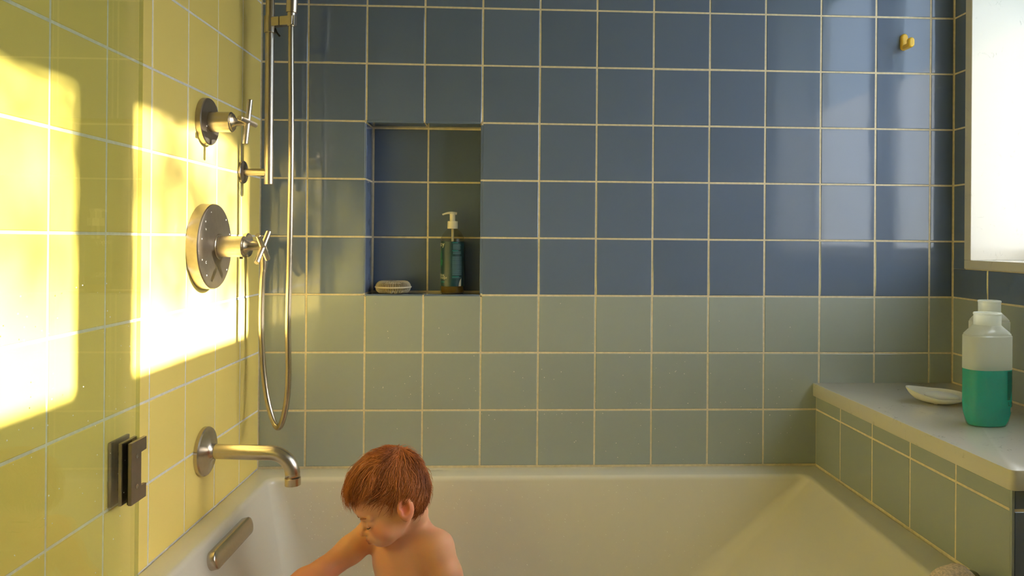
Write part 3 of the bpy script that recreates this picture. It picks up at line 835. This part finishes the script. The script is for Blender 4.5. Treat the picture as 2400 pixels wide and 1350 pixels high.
# ------------------------------------------------------------------ ledge things
def oval_bottle(name, label, cx, cy, z0, rx, ry, H, rot, level, neck_r, neck_h, fill, group):
    root = thing(name, label, 'bottle', (cx, cy, z0), group)
    def ringv(sx, sy, z, n=48, e=2.6):
        out = []
        for k in range(n):
            a = 2 * math.pi * k / n; c_, s_ = math.cos(a), math.sin(a)
            x = sx * math.copysign(abs(c_) ** (2 / e), c_); y = sy * math.copysign(abs(s_) ** (2 / e), s_)
            out.append((cx + x * math.cos(rot) - y * math.sin(rot), cy + x * math.sin(rot) + y * math.cos(rot), z0 + z))
        return out
    def loft(prof, n=48):
        V, F = [], []
        for sx, sy, z, e in prof: V += ringv(sx, sy, z, n, e)
        for i in range(len(prof) - 1):
            for k in range(n): F.append((i * n + k, i * n + (k + 1) % n, (i + 1) * n + (k + 1) % n, (i + 1) * n + k))
        F.append(tuple(range(n - 1, -1, -1))); F.append(tuple((len(prof) - 1) * n + k for k in range(n)))
        return V, F
    h = H - neck_h
    def wid(t):
        w = 1.0 - 0.13 * max(0, (0.20 - t) / 0.20) ** 2
        return w
    sh = 0.245
    prof = [(rx * 0.80, ry * 0.80, 0.0, 2.4), (rx * 0.85, ry * 0.85, 0.002, 2.4), (rx * 0.90, ry * 0.90, 0.010, 2.5)]
    hs_ = h - 0.025
    for k in range(1, 11):
        t = k / 10; prof.append((rx * wid(t), ry * wid(t), 0.010 + (hs_ - 0.010) * t, 2.7))
    prof += [(rx * 1.0, ry * 1.0, hs_ + 0.0015, 2.7), (rx * 0.975, ry * 0.97, hs_ + 0.0028, 2.7), (rx * 0.965, ry * 0.95, hs_ + 0.0045, 2.6), (rx * 0.975, ry * 0.96, hs_ + 0.0055, 2.6), (rx * 0.82, ry * 0.90, hs_ + 0.0135, 2.3),
             (rx * 0.70, max(ry * 0.82, neck_r), hs_ + 0.0185, 2.1), (neck_r * 1.06, neck_r * 1.03, hs_ + 0.0235, 2.0), (neck_r, neck_r, h, 2.0)]
    cut = max([i for i, q in enumerate(prof) if q[2] <= level] or [2]) if fill else 2
    if fill:
        a, b = prof[cut], prof[cut + 1]; t = (level - a[2]) / (b[2] - a[2])
        mid = tuple(a[k] + (b[k] - a[k]) * t for k in range(4))
        body = part('bottle_base', loft(prof[:cut + 1] + [mid]), M['milky_wet'], root, auto=45)
        part('bottle_body', loft([mid] + prof[cut + 1:]), M['milky'], root, auto=45)
    else:
        body = part('bottle_body', loft(prof), M['milky'], root, auto=45)
    part('neck', loft([(neck_r, neck_r, h - 0.002, 2), (neck_r, neck_r, H - 0.005, 2), (neck_r * 1.04, neck_r * 1.04, H - 0.004, 2), (neck_r * 1.04, neck_r * 1.04, H - 0.001, 2), (neck_r * 0.98, neck_r * 0.98, H, 2), (neck_r * 0.80, neck_r * 0.80, H - 0.0005, 2), (neck_r * 0.78, neck_r * 0.78, H - 0.02, 2)]), M['milky'], root, auto=35)
    if fill:
        lp = [(rx * 0.78, ry * 0.76, 0.0015, 2.4), (rx * 0.86, ry * 0.85, 0.010, 2.5)]
        for k in range(1, 9):
            t = k / 8; z = 0.010 + (level - 0.010) * t; w = wid((z - 0.010) / (hs_ - 0.010)) - 0.012
            lp.append((rx * w, ry * (w - 0.01), z, 2.7))
        part('liquid', loft(lp), M['teal_liquid'], root, auto=45)
    return root, body

b1, b1b = oval_bottle('teal_bottle', 'open translucent bottle half full of teal liquid on the ledge', 1.695, -0.480, SLAB + 0.0006, 0.0495, 0.032, 0.2405, math.radians(6), 0.1205, 0.0262, 0.026, True, 'capless bottles on the quartz ledge')
b2, b2b = oval_bottle('milky_bottle', 'pale capless bottle hidden behind the teal bottle', 1.783, -0.350, SLAB + 0.0006, 0.0435, 0.030, 0.2565, math.radians(4), 0.10, 0.0233, 0.026, False, 'capless bottles on the quartz ledge')
# printed back label on the teal bottle
def on_bottle(vf, ox, oz):
    V = []
    for x, y, z in vf[0]:
        u = ox + x
        e = 2.7; rx, ry = 0.0495, 0.032
        yy = -ry * max(0.0, 1 - (abs(u) / rx) ** e) ** (1 / e) - 0.0006
        a = math.radians(6)
        V.append((1.695 + u * math.cos(a) - yy * math.sin(a), -0.480 + u * math.sin(a) + yy * math.cos(a), SLAB + oz + y))
    return V, vf[1]
ln = []
for k in range(22):
    w = 0.0215 if k < 11 else max(0.010, 0.0205 - 0.0012 * (k - 11))
    if k in (0, 3): w *= 0.8
    ln.append(on_bottle(patch(w, 0.0017, 4), 0.0235, 0.1170 - k * 0.00275))
part('fine_print', join(*ln), M['print_dark'], b1b)
part('logo_print', on_bottle(text_vf('U', 0.0125), 0.0250, 0.0462), M['print_dark'], b1b)
part('logo_print', on_bottle(join(lathe([(0, 0.0035), (0.0001, 0.0035)], (0.0035, 0.0035, 0), (0, 0, 1), 12), ([(0, -0.004, 0), (0.007, -0.004, 0), (0.007, -0.0015, 0), (0, -0.0015, 0)], [(0, 1, 2, 3)])), 0.0365, 0.0475), M['print_dark'], b1b)
part('blank_box_print', on_bottle(patch(0.0125, 0.010, 4), 0.0335, 0.0325), M['paper'], b1b)

# soap dish: pointed leaf-shaped bowl, left end raised
dish = thing('soap_dish', 'cream ceramic soap dish shaped like a leaf on the quartz ledge', 'soap dish', (1.72, -0.28, SLAB))
DC = Vector((1.7125, -0.262, SLAB)); DL, DWd = 0.067, 0.047; drot = math.radians(-14)
def dish_pt(s, a, lift):
    """s 0..1 radial, a angle"""
    c_, s_ = math.cos(a), math.sin(a)
    w = DWd * (1 - 0.28 * max(0, -c_) ** 2)
    x = DL * s * c_; y = w * s * s_
    rim = 0.0175 + 0.0150 * max(0, -c_) ** 1.5 * s ** 2 
    z = lift + (rim - 0.0) * s ** 3.0
    z = max(z + 0.13 * y * s, lift * 0.5 + 0.0004)
    if s > 0.2: x -= 0.006 * s * max(0, -c_)
    return DC + Vector((x * math.cos(drot) - y * math.sin(drot), x * math.sin(drot) + y * math.cos(drot), z))
V, F = [], []; n = 56
ss = [(0.01, 0.0036), (0.3, 0.0036), (0.55, 0.0036), (0.75, 0.0036), (0.88, 0.0040), (0.96, 0.0046), (0.985, 0.0054), (1.005, 0.0046), (1.01, 0.0025), (1.0, 0.0005), (0.90, 0.0005), (0.75, 0.0005), (0.5, 0.0008), (0.01, 0.0008)]
for s, l in ss:
    for k in range(n): V.append(tuple(dish_pt(s, 2 * math.pi * k / n, l)))
for i in range(len(ss) - 1):
    for k in range(n): F.append((i * n + k, i * n + (k + 1) % n, (i + 1) * n + (k + 1) % n, (i + 1) * n + k))
F.append(tuple(range(n))); F.append(tuple(reversed(range((len(ss) - 1) * n, len(ss) * n))))
part('bowl', (V, F), M['ceramic'], dish, True)
part('foot', lathe([(0, 0.004), (0.004, 0.005)], (DC.x - 0.016, DC.y - 0.018, SLAB + 0.0004), (0, 0, 1), 14), M['ceramic'], dish, True)
part('spout_tab', tube(spline([tuple(dish_pt(0.97, 0.15, 0.001)), tuple(dish_pt(1.12, 0.15, 0.0)), tuple(dish_pt(1.25, 0.12, -0.014))], 8), list(np.linspace(0.006, 0.0045, 8)), 12), M['ceramic'], dish, True)
bm = bmesh.new(); bmesh.ops.create_uvsphere(bm, u_segments=32, v_segments=16, radius=1)
sr = Matrix.Translation(DC + Vector((0.010, 0.002, 0.0165))) @ Matrix.Rotation(drot, 4, 'Z') @ Matrix.Rotation(math.radians(3), 4, 'Y') @ Matrix.Rotation(math.radians(8), 4, 'X') @ Matrix.Diagonal((0.040, 0.023, 0.0095, 1))
V = [tuple(sr @ v.co) for v in bm.verts]; bm.verts.index_update(); F = [tuple(v.index for v in f.verts) for f in bm.faces]; bm.free()
tag(part('soap_bar', (V, F), M['soap'], None, True), 'worn white soap bar lying in the leaf-shaped dish', 'soap')

# ------------------------------------------------------------------ things on the tub rim
def lump(cx, cy, cz, rx, ry, rz, seed, amp, peak=0.0):
    bm = bmesh.new(); bmesh.ops.create_icosphere(bm, subdivisions=5, radius=1)
    r_ = np.random.default_rng(seed); ks = r_.normal(size=(14, 3)) * 3.2; ph = r_.uniform(0, 6.28, 14)
    V = []
    for v in bm.verts:
        p = np.array(v.co); d = 1 + amp * np.sin(ks @ p + ph).sum() / 6
        z = p[2] * d
        if peak and p[2] > 0.2: z += peak * max(0, 1 - ((p[0] + 0.1) ** 2 + p[1] ** 2) * 3)
        V.append((cx + rx * p[0] * d, cy + ry * p[1] * d, cz + max(rz * z, -rz * 0.55)))
    bm.verts.index_update(); F = [tuple(v.index for v in f.verts) for f in bm.faces]; bm.free()
    return V, F
tag(part('washcloth', lump(1.462, -0.752, RIM + 0.0150, 0.050, 0.044, 0.0265, 5, 0.26, 0.30), M['towel'], None, True), 'crumpled beige terry washcloth on the tub rim', 'washcloth')
tag(part('bath_toy', lump(1.512, -0.722, RIM + 0.0085, 0.017, 0.017, 0.0155, 9, 0.05), M['olive'], None, True), 'small olive rounded object beside the washcloth on the rim', 'bath toy')

# ------------------------------------------------------------------ child: implicit surface polygonised on a grid
def surface_nets(f, org, h):
    nx, ny, nz = f.shape
    s = f < 0
    c = np.zeros((nx - 1, ny - 1, nz - 1), np.int8)
    for dx in (0, 1):
        for dy in (0, 1):
            for dz in (0, 1):
                c += s[dx:nx - 1 + dx, dy:ny - 1 + dy, dz:nz - 1 + dz]
    act = (c > 0) & (c < 8)
    idx = -np.ones(act.shape, np.int64); ijk = np.argwhere(act); idx[act] = np.arange(len(ijk))
    acc = np.zeros((len(ijk), 3)); cnt = np.zeros(len(ijk))
    cor = [(x, y, z) for x in (0, 1) for y in (0, 1) for z in (0, 1)]
    for a in range(8):
        for b in range(a + 1, 8):
            d = [cor[b][k] - cor[a][k] for k in range(3)]
            if sum(abs(q) for q in d) != 1: continue
            pa = ijk + np.array(cor[a]); pb = ijk + np.array(cor[b])
            fa = f[tuple(pa.T)]; fb = f[tuple(pb.T)]
            m = (fa < 0) != (fb < 0)
            t = np.where(m, fa / np.where(m, fa - fb, 1), 0)
            acc += np.where(m[:, None], np.array(cor[a]) + t[:, None] * np.array(d), 0); cnt += m
    V = (ijk + acc / cnt[:, None]) * h + org
    F = []
    for ax in range(3):
        o1, o2 = [(1, 2), (2, 0), (0, 1)][ax]
        sl0 = [slice(None)] * 3; sl1 = [slice(None)] * 3
        sl0[ax] = slice(0, -1); sl1[ax] = slice(1, None)
        ch = s[tuple(sl0)] != s[tuple(sl1)]
        e = np.argwhere(ch)
        e = e[(e[:, o1] > 0) & (e[:, o2] > 0) & (e[:, o1] < f.shape[o1] - 1) & (e[:, o2] < f.shape[o2] - 1)]
        def g(d1, d2):
            q = e.copy(); q[:, o1] -= d1; q[:, o2] -= d2
            return idx[tuple(q.T)]
        quad = np.stack([g(1, 1), g(0, 1), g(0, 0), g(1, 0)], 1)
        inside = s[tuple(e.T)]
        quad = np.where(inside[:, None], quad, quad[:, ::-1])
        F.append(quad)
    return V, np.concatenate(F)

# head frame: forward, left, up
psi, th, ro, HS = math.radians(65.5), math.radians(21.5), math.radians(9.0), 0.935
HP = np.array([0.4280, -0.42, -0.4105])
fv = np.array([-math.sin(psi) * math.cos(th), -math.cos(psi) * math.cos(th), -math.sin(th)])
lv = np.array([math.cos(psi), -math.sin(psi), 0.0]); uv = np.cross(fv, lv)
l2 = lv * math.cos(ro) + uv * math.sin(ro); u2 = np.cross(fv, l2)
HM = np.stack([fv, l2, u2], 1)          # columns
def hw(p): return HP + HS * (HM @ np.array(p, float))

class Field:
    def __init__(s, lo, hi, h):
        s.org = np.array(lo, float); s.h = h
        s.n = np.ceil((np.array(hi) - s.org) / h).astype(int) + 1
        s.f = np.full(s.n, 1.0, np.float32)
    def sub(s, c, r):
        a = np.clip(np.floor((np.array(c) - r - s.org) / s.h).astype(int), 0, s.n - 1)
        b = np.clip(np.ceil((np.array(c) + r - s.org) / s.h).astype(int) + 1, 1, s.n)
        if (b <= a).any(): return None
        sl = tuple(slice(i, j) for i, j in zip(a, b))
        g = np.meshgrid(*[s.org[k] + s.h * np.arange(a[k], b[k]) for k in range(3)], indexing='ij')
        return sl, np.stack(g, -1).astype(np.float32)
    def mix(s, sl, d, k, sign):
        f = s.f[sl]
        if sign > 0:
            hh = np.clip(0.5 + 0.5 * (f - d) / k, 0, 1); s.f[sl] = f * (1 - hh) + d * hh - k * hh * (1 - hh)
        else:
            hh = np.clip(0.5 - 0.5 * (f + d) / k, 0, 1); s.f[sl] = f * (1 - hh) - d * hh + k * hh * (1 - hh)
    def ell(s, c, r, R=None, k=0.01, sign=1):
        r = np.array(r, float); q = s.sub(c, r.max() + 3 * k + 0.012)
        if q is None: return
        sl, g = q; p = g - np.array(c, np.float32)
        if R is not None: p = p @ R.astype(np.float32)
        k0 = np.linalg.norm(p / r, axis=-1); k1 = np.linalg.norm(p / (r * r), axis=-1) + 1e-9
        s.mix(sl, k0 * (k0 - 1) / k1, k, sign)
    def cap(s, a, b, ra, rb, k=0.01, sign=1):
        a = np.array(a, float); b = np.array(b, float); c = (a + b) / 2
        q = s.sub(c, np.linalg.norm(b - a) / 2 + max(ra, rb) + 3 * k + 0.012)
        if q is None: return
        sl, g = q; ab = (b - a)
        t = np.clip(((g - a) @ ab) / (ab @ ab), 0, 1)
        d = np.linalg.norm(g - (a + t[..., None] * ab), axis=-1) - (ra + (rb - ra) * t)
        s.mix(sl, d, k, sign)

def hell(F_, c, r, k=0.01, sign=1, rot=None):
    R_ = HM if rot is None else HM @ rot
    F_.ell(hw(c), np.array(r) * HS, R_, k * HS, sign)
def hcap(F_, a, b, ra, rb, k=0.01, sign=1):
    F_.cap(hw(a), hw(b), ra * HS, rb * HS, k * HS, sign)

def ry(a):
    c_, s_ = math.cos(a), math.sin(a); return np.array([[c_, 0, s_], [0, 1, 0], [-s_, 0, c_]])
def rx_(a):
    c_, s_ = math.cos(a), math.sin(a); return np.array([[1, 0, 0], [0, c_, -s_], [0, s_, c_]])

bd = Field((0.08, -0.70, -0.852), (0.66, -0.28, -0.27), 0.0025)
# trunk
TF = np.array([-0.5, -0.866, 0]); TL = np.array([0.866, -0.5, 0])
TM = np.stack([TF, TL, [0, 0, 1]], 1)
SC = np.array([0.449, -0.385, -0.500])
shR = SC - TL * 0.082 + np.array([0, 0, 0.000]); shL = SC + TL * 0.082 + np.array([0, 0, -0.010])
bd.ell(SC + np.array([0, 0, -0.055]), (0.056, 0.082, 0.072), TM, 0.02)
bd.ell(SC + np.array([0.004, 0, -0.135]), (0.060, 0.078, 0.085), TM, 0.02)
bd.ell(SC + TF * 0.006 + np.array([0, 0, -0.215]), (0.067, 0.082, 0.080), TM, 0.02)
bd.ell(SC + np.array([0.004, 0, -0.285]), (0.070, 0.088, 0.062), TM, 0.02)
bd.cap(shR, shL, 0.034, 0.034, 0.02)
nb = SC + np.array([0.004, 0.012, 0.005])
bd.cap(nb, hw((-0.028, 0, -0.045)), 0.034, 0.033, 0.018)
bd.cap(SC + TL * 0.055 + np.array([0, 0, 0.012]), nb + np.array([0, 0, 0.03]), 0.020, 0.026, 0.02)
bd.cap(SC - TL * 0.055 + np.array([0, 0, 0.012]), nb + np.array([0, 0, 0.03]), 0.020, 0.026, 0.02)
# arms
elR = np.array([0.281, -0.430, -0.556]); wrR = np.array([0.195, -0.465, -0.590])
elL = np.array([0.568, -0.452, -0.612]); wrL = np.array([0.500, -0.545, -0.668])
bd.cap(shR, (shR + elR) / 2, 0.034, 0.0290, 0.015); bd.cap((shR + elR) / 2, elR, 0.0290, 0.0255, 0.012)
bd.cap(elR, elR * 0.6 + wrR * 0.4, 0.0255, 0.0255, 0.012); bd.cap(elR * 0.6 + wrR * 0.4, wrR, 0.0255, 0.0175, 0.012)
bd.cap(shL, (shL + elL) / 2, 0.035, 0.0300, 0.015); bd.cap((shL + elL) / 2, elL, 0.0300, 0.0255, 0.012)
bd.cap(elL, elL * 0.6 + wrL * 0.4, 0.0255, 0.0255, 0.012); bd.cap(elL * 0.6 + wrL * 0.4, wrL, 0.0255, 0.0175, 0.012)
def hand(w, d, side, pn):
    """wrist, forward direction, thumb-side direction, palm normal (fingers curl that way)"""
    d = np.array(d, float); d /= np.linalg.norm(d); side = np.array(side, float); side -= d * (side @ d); side /= np.linalg.norm(side)
    pn = np.array(pn, float); pn -= d * (pn @ d); pn -= side * (pn @ side); pn /= np.linalg.norm(pn)
    R_ = np.stack([d, side, pn], 1)
    bd.ell(w + d * 0.025, (0.027, 0.022, 0.0115), R_, 0.006)
    for off, ln_ in ((0.0165, 0.031), (0.0055, 0.035), (-0.0055, 0.033), (-0.0160, 0.026)):
        a = w + d * 0.040 + side * off; b = a + (d * 0.9 + side * off * 4) * ln_ * 0.5 + pn * ln_ * 0.12; c_ = b + d * ln_ * 0.38 + pn * ln_ * 0.36
        bd.cap(a, b, 0.0062, 0.0056, 0.0015); bd.cap(b, c_, 0.0056, 0.0046, 0.0015)
    a = w + d * 0.012 + side * 0.016; b = a + side * 0.016 + d * 0.012 + pn * 0.004; c_ = b + d * 0.017 + side * 0.004 + pn * 0.003
    bd.cap(a, b, 0.0080, 0.0066, 0.003); bd.cap(b, c_, 0.0066, 0.0050, 0.0015)
hand(wrR, (-0.75, -0.35, -0.50), (0.3, -0.9, 0.2), (-0.3, 0.1, -0.9))
hand(wrL, (-0.65, -0.55, -0.55), (-0.7, 0.6, 0.1), (-0.2, -0.1, -0.9))
# legs, bent, under the arms
hipR = SC - TL * 0.045 + np.array([0, 0, -0.295]); hipL = SC + TL * 0.045 + np.array([0, 0, -0.295])
knR = np.array([0.285, -0.440, -0.742]); knL = np.array([0.385, -0.585, -0.742])
anR = np.array([0.200, -0.520, -0.818]); anL = np.array([0.285, -0.625, -0.818])
for hp_, kn, an in ((hipR, knR, anR), (hipL, knL, anL)):
    bd.cap(hp_, kn, 0.050, 0.036, 0.02); bd.cap(kn, kn * 0.55 + an * 0.45, 0.036, 0.032, 0.01); bd.cap(kn * 0.55 + an * 0.45, an, 0.032, 0.021, 0.01)
    ft = an + np.array([-0.050, -0.035, -0.006])
    bd.cap(an + np.array([0.006, 0.004, -0.006]), ft, 0.021, 0.016, 0.008)
# head
hell(bd, (-0.004, 0, 0.034), (0.074, 0.068, 0.074), 0.012)
hell(bd, (0.026, 0, -0.020), (0.052, 0.052, 0.058), 0.018)
hell(bd, (0.043, 0, 0.030), (0.047, 0.052, 0.046), 0.014)
hell(bd, (-0.020, 0, 0.012), (0.055, 0.058, 0.058), 0.010)
for s_ in (1, -1):
    hell(bd, (0.043, s_ * 0.030, -0.038), (0.027, 0.024, 0.027), 0.014)
    hcap(bd, (0.0, s_ * 0.046, -0.030), (0.050, s_ * 0.018, -0.060), 0.018, 0.017, 0.014)
hell(bd, (0.060, 0, -0.062), (0.017, 0.019, 0.015), 0.014)
hell(bd, (0.074, 0, -0.046), (0.012, 0.020, 0.014), 0.010)
for s_ in (1, -1):
    hell(bd, (0.088, s_ * 0.026, -0.013), (0.012, 0.013, 0.008), 0.008, -1)
    hell(bd, (0.0660, s_ * 0.0270, -0.0140), (0.0110, 0.0120, 0.0110), 0.003)
    hcap(bd, (0.0760, s_ * 0.012, 0.002), (0.066, s_ * 0.040, 0.000), 0.0055, 0.005, 0.006)
hcap(bd, (0.076, 0, -0.004), (0.087, 0, -0.028), 0.0060, 0.0078, 0.006)
hell(bd, (0.0885, 0, -0.0300), (0.0085, 0.0090, 0.0075), 0.004)
for s_ in (1, -1):
    hell(bd, (0.0820, s_ * 0.0085, -0.0330), (0.0065, 0.0050, 0.0048), 0.003)
hell(bd, (0.0835, 0, -0.0490), (0.0065, 0.0125, 0.0042), 0.003)
hell(bd, (0.0815, 0, -0.0570), (0.0065, 0.0105, 0.0042), 0.003)
hell(bd, (0.0905, 0, -0.0530), (0.0060, 0.0130, 0.0011), 0.0012, -1)
for s_ in (1, -1):
    er = rx_(-s_ * 0.0) @ ry(math.radians(-14))
    hell(bd, (-0.006, s_ * 0.0745, -0.010), (0.0190, 0.0085, 0.0275), 0.004, 1, er)
    hell(bd, (-0.003, s_ * 0.0825, -0.005), (0.0115, 0.0075, 0.0185), 0.002, -1, er)
    hell(bd, (0.007, s_ * 0.0790, -0.011), (0.0040, 0.0045, 0.0060), 0.002, 1, er)
bd.f[:, :, 0:1] = np.maximum(bd.f[:, :, 0:1], 0.001)
V, Fq = surface_nets(bd.f, bd.org, bd.h)
V[:, 2] = np.maximum(V[:, 2], TUBF + 0.0008)
me = bpy.data.meshes.new('body'); me.from_pydata(V.tolist(), [], Fq.tolist()); me.update()
Hl = (V - HP) @ HM / HS
base = np.array([0.70, 0.37, 0.225])
colr = np.tile(base, (len(V), 1))
def blob(c, r, col, amt):
    c = np.array(c); d = np.linalg.norm((Hl - c) / np.array(r), axis=1)
    w = np.clip(1 - d, 0, 1)[:, None] ** 0.7 * amt
    colr[:] = colr * (1 - w) + np.array(col) * w
pink, lip, red = (0.62, 0.20, 0.13), (0.42, 0.06, 0.05), (0.52, 0.10, 0.05)
for s_ in (1, -1):
    blob((0.055, s_ * 0.040, -0.034), (0.032, 0.026, 0.026), pink, 0.75)
    blob((-0.004, s_ * 0.080, -0.008), (0.024, 0.018, 0.032), red, 0.95)
    blob((0.076, s_ * 0.027, -0.012), (0.014, 0.016, 0.010), (0.56, 0.25, 0.18), 0.5)
blob((0.088, 0, -0.030), (0.014, 0.014, 0.012), pink, 0.6)
blob((0.086, 0, -0.049), (0.010, 0.0145, 0.0052), lip, 0.95)
blob((0.084, 0, -0.0570), (0.010, 0.0125, 0.0052), lip, 0.95)
def wblob(c, r, col, amt):
    d = np.linalg.norm(V - np.array(c), axis=1) / r; w = np.clip(1 - d, 0, 1)[:, None] * amt
    colr[:] = colr * (1 - w) + np.array(col) * w
for e_ in (elR, elL): wblob(e_, 0.07, (0.60, 0.20, 0.10), 0.8)
wblob(wrR, 0.10, (0.62, 0.18, 0.08), 0.8); wblob(wrL, 0.08, (0.6, 0.2, 0.1), 0.6)
ca = me.color_attributes.new('Col', 'FLOAT_COLOR', 'POINT')
ca.data.foreach_set('color', np.concatenate([colr, np.ones((len(V), 1))], 1).astype(np.float32).ravel())
person = thing('person', 'red-haired toddler sitting in the bathtub looking down and reaching left', 'person', (0.45, -0.41, TUBF))
body = link('body', me, M['skin'], person, True)
sm = body.modifiers.new('smooth', 'SMOOTH'); sm.iterations = 2; sm.factor = 0.4
# swim shorts
sh = Field((0.24, -0.60, -0.852), (0.58, -0.28, -0.70), 0.004)
sh.ell(SC + np.array([0.004, 0, -0.285]), (0.074, 0.092, 0.060), TM, 0.02)
for hp_, kn in ((hipR, knR), (hipL, knL)):
    sh.cap(hp_, hp_ * 0.45 + kn * 0.55, 0.055, 0.048, 0.015)
V2, F2 = surface_nets(sh.f, sh.org, sh.h)
V2[:, 2] = np.maximum(V2[:, 2], TUBF + 0.0005)
part('swim_shorts', (V2.tolist(), F2.tolist()), M['shorts'], person, True)

def head_line(pts, rad, name, material):
    pl = [tuple(hw(p)) for p in pts]
    q = spline(pl, 14); r = [rad * HS * (0.35 + 0.65 * math.sin(math.pi * (k + 0.6) / 14.2)) for k in range(14)]
    part(name, tube(q, r, 6), material, person, True)
for s_ in (1, -1):
    head_line([(0.0785, s_ * 0.0200, -0.0195), (0.0790, s_ * 0.0250, -0.0200), (0.0770, s_ * 0.0320, -0.0195), (0.0725, s_ * 0.0385, -0.0170)], 0.0013, 'eyelash', M['lash'])
    head_line([(0.0835, s_ * 0.0110, 0.0020), (0.0825, s_ * 0.0220, 0.0055), (0.0745, s_ * 0.0370, 0.0045)], 0.0022, 'eyebrow', M['brow'])

# hair: cap plus locks
hk_f = np.array([-0.10, -0.03, -0.012, 0.0, 0.014, 0.028, 0.045, 0.065, 0.09])
hk_u = np.array([-0.046, -0.040, 0.006, 0.024, 0.000, 0.018, 0.044, 0.055, 0.058])
hf = Field(tuple(HP - 0.135), tuple(HP + 0.135), 0.0025)
hell(hf, (-0.007, 0, 0.034), (0.0850, 0.0770, 0.0850), 0.012)
hell(hf, (0.038, 0, 0.040), (0.0560, 0.0610, 0.0540), 0.014)
hell(hf, (-0.020, 0, 0.014), (0.0660, 0.0700, 0.0680), 0.012)
hell(hf, (0.002, 0, 0.060), (0.070, 0.060, 0.066), 0.014)
gg = np.stack(np.meshgrid(*[hf.org[k] + hf.h * np.arange(hf.n[k]) for k in range(3)], indexing='ij'), -1)
loc = (gg - HP) @ HM / HS
nz_ = np.zeros(loc.shape[:3])
for k in range(9):
    kv = rng.normal(size=3) * 75; nz_ += np.sin(loc @ kv + rng.uniform(0, 6.28))
hf.f = hf.f + (0.0028 + nz_ * 0.0007).astype(np.float32)
um = np.interp(loc[..., 0], hk_f, hk_u)
hf.f = np.maximum(hf.f, ((um - loc[..., 2]) * HS * 0.7).astype(np.float32))
VC, FC = surface_nets(hf.f, hf.org, hf.h)
cen = np.array([-0.009, 0, 0.030]); rad3 = np.array([0.0840, 0.0755, 0.0845])
whorl = np.array([-0.048, 0.012, 0.106])
cw = np.abs(rng.normal(size=(len(VC), 1)) * 0.10)
lc = (VC - HP) @ HM / HS
tone = 0.5 + 0.5 * np.sin(lc @ np.array([60, 35, 40.]) + 2 * np.sin(lc @ np.array([25, -50, 30.])))
dark, light = np.array([0.155, 0.034, 0.012]), np.array([0.50, 0.165, 0.045])
colC = dark + (light - dark) * (0.15 + 0.55 * tone[:, None] + 0.0 * cw)
VS, FS, CS = [], [], []
base_n = len(VC); made = 0
while made < 6500:
    d = rng.normal(size=3); d /= np.linalg.norm(d)
    r0 = cen + d * rad3
    if r0[0] > 0.0:
        r0 = r0 + np.array([0.018 * min(r0[0] / 0.05, 1), 0, 0.004])
    if r0[0] < 0 and r0[2] < 0.06: r0 = r0 + np.array([0.002, 0.003 * np.sign(r0[1]), -0.004]) * min(1, -r0[0] / 0.04)
    r0 = r0 + np.array([0, 0, 0.006 * max(0, d[2])])
    if r0[2] < np.interp(r0[0], hk_f, hk_u) + 0.003: continue
    nrm = d / rad3; nrm /= np.linalg.norm(nrm)
    fl = r0 - whorl; fl = fl - nrm * (fl @ nrm); ln_ = np.linalg.norm(fl)
    fl = fl / (ln_ + 1e-6) + np.array([0.30, 0, -0.15]) + 0.5 * np.sin(r0 @ np.array([[70, -40, 30], [-30, 80, 50], [50, 20, -60.]])) + rng.normal(size=3) * 0.16
    fl = fl - nrm * (fl @ nrm); fl /= np.linalg.norm(fl) + 1e-6
    L_ = rng.uniform(0.022, 0.044) if r0[0] > 0.02 else rng.uniform(0.016, 0.034); lift = rng.uniform(0.08, 0.42)
    if rng.random() < 0.10: lift += 0.45
    side = np.cross(nrm, fl); wv = rng.uniform(0.0004, 0.0011)
    pts = []; sway = rng.normal() * 0.004
    for t in np.linspace(0, 1, 6):
        q = r0 + fl * L_ * t + nrm * (0.0005 + lift * L_ * (t - 0.65 * t * t)) - nrm * (L_ * t) ** 2 / (2 * 0.085) + side * sway * t * t
        pts.append(q)
    tn = rng.uniform(0.0, 1.0) * 0.5 + 0.5 * (0.5 + 0.5 * math.sin(r0 @ np.array([60, 35, 40.]) + 2 * math.sin(r0 @ np.array([25, -50, 30.]))))
    cc = dark + (light - dark) * tn
    n0 = base_n + len(VS)
    for k, q in enumerate(pts):
        w_ = wv * (1 - 0.8 * (k / 5) ** 2)
        VS += [hw(q + side * w_), hw(q + nrm * w_ * 0.8), hw(q - side * w_)]; CS += [cc, cc, cc]
    for k in range(5):
        a = n0 + 3 * k
        for e in range(3): FS.append((a + e, a + (e + 1) % 3, a + 3 + (e + 1) % 3, a + 3 + e))
    made += 1
AV = VC.tolist() + [tuple(v) for v in VS]
me = bpy.data.meshes.new('hair'); me.from_pydata(AV, [], FC.tolist() + FS); me.update()
ca = me.color_attributes.new('Col', 'FLOAT_COLOR', 'POINT')
call = np.concatenate([colC, np.array(CS)], 0)
ca.data.foreach_set('color', np.concatenate([call, np.ones((len(call), 1))], 1).astype(np.float32).ravel())
link('hair', me, M['hair'], person, True)
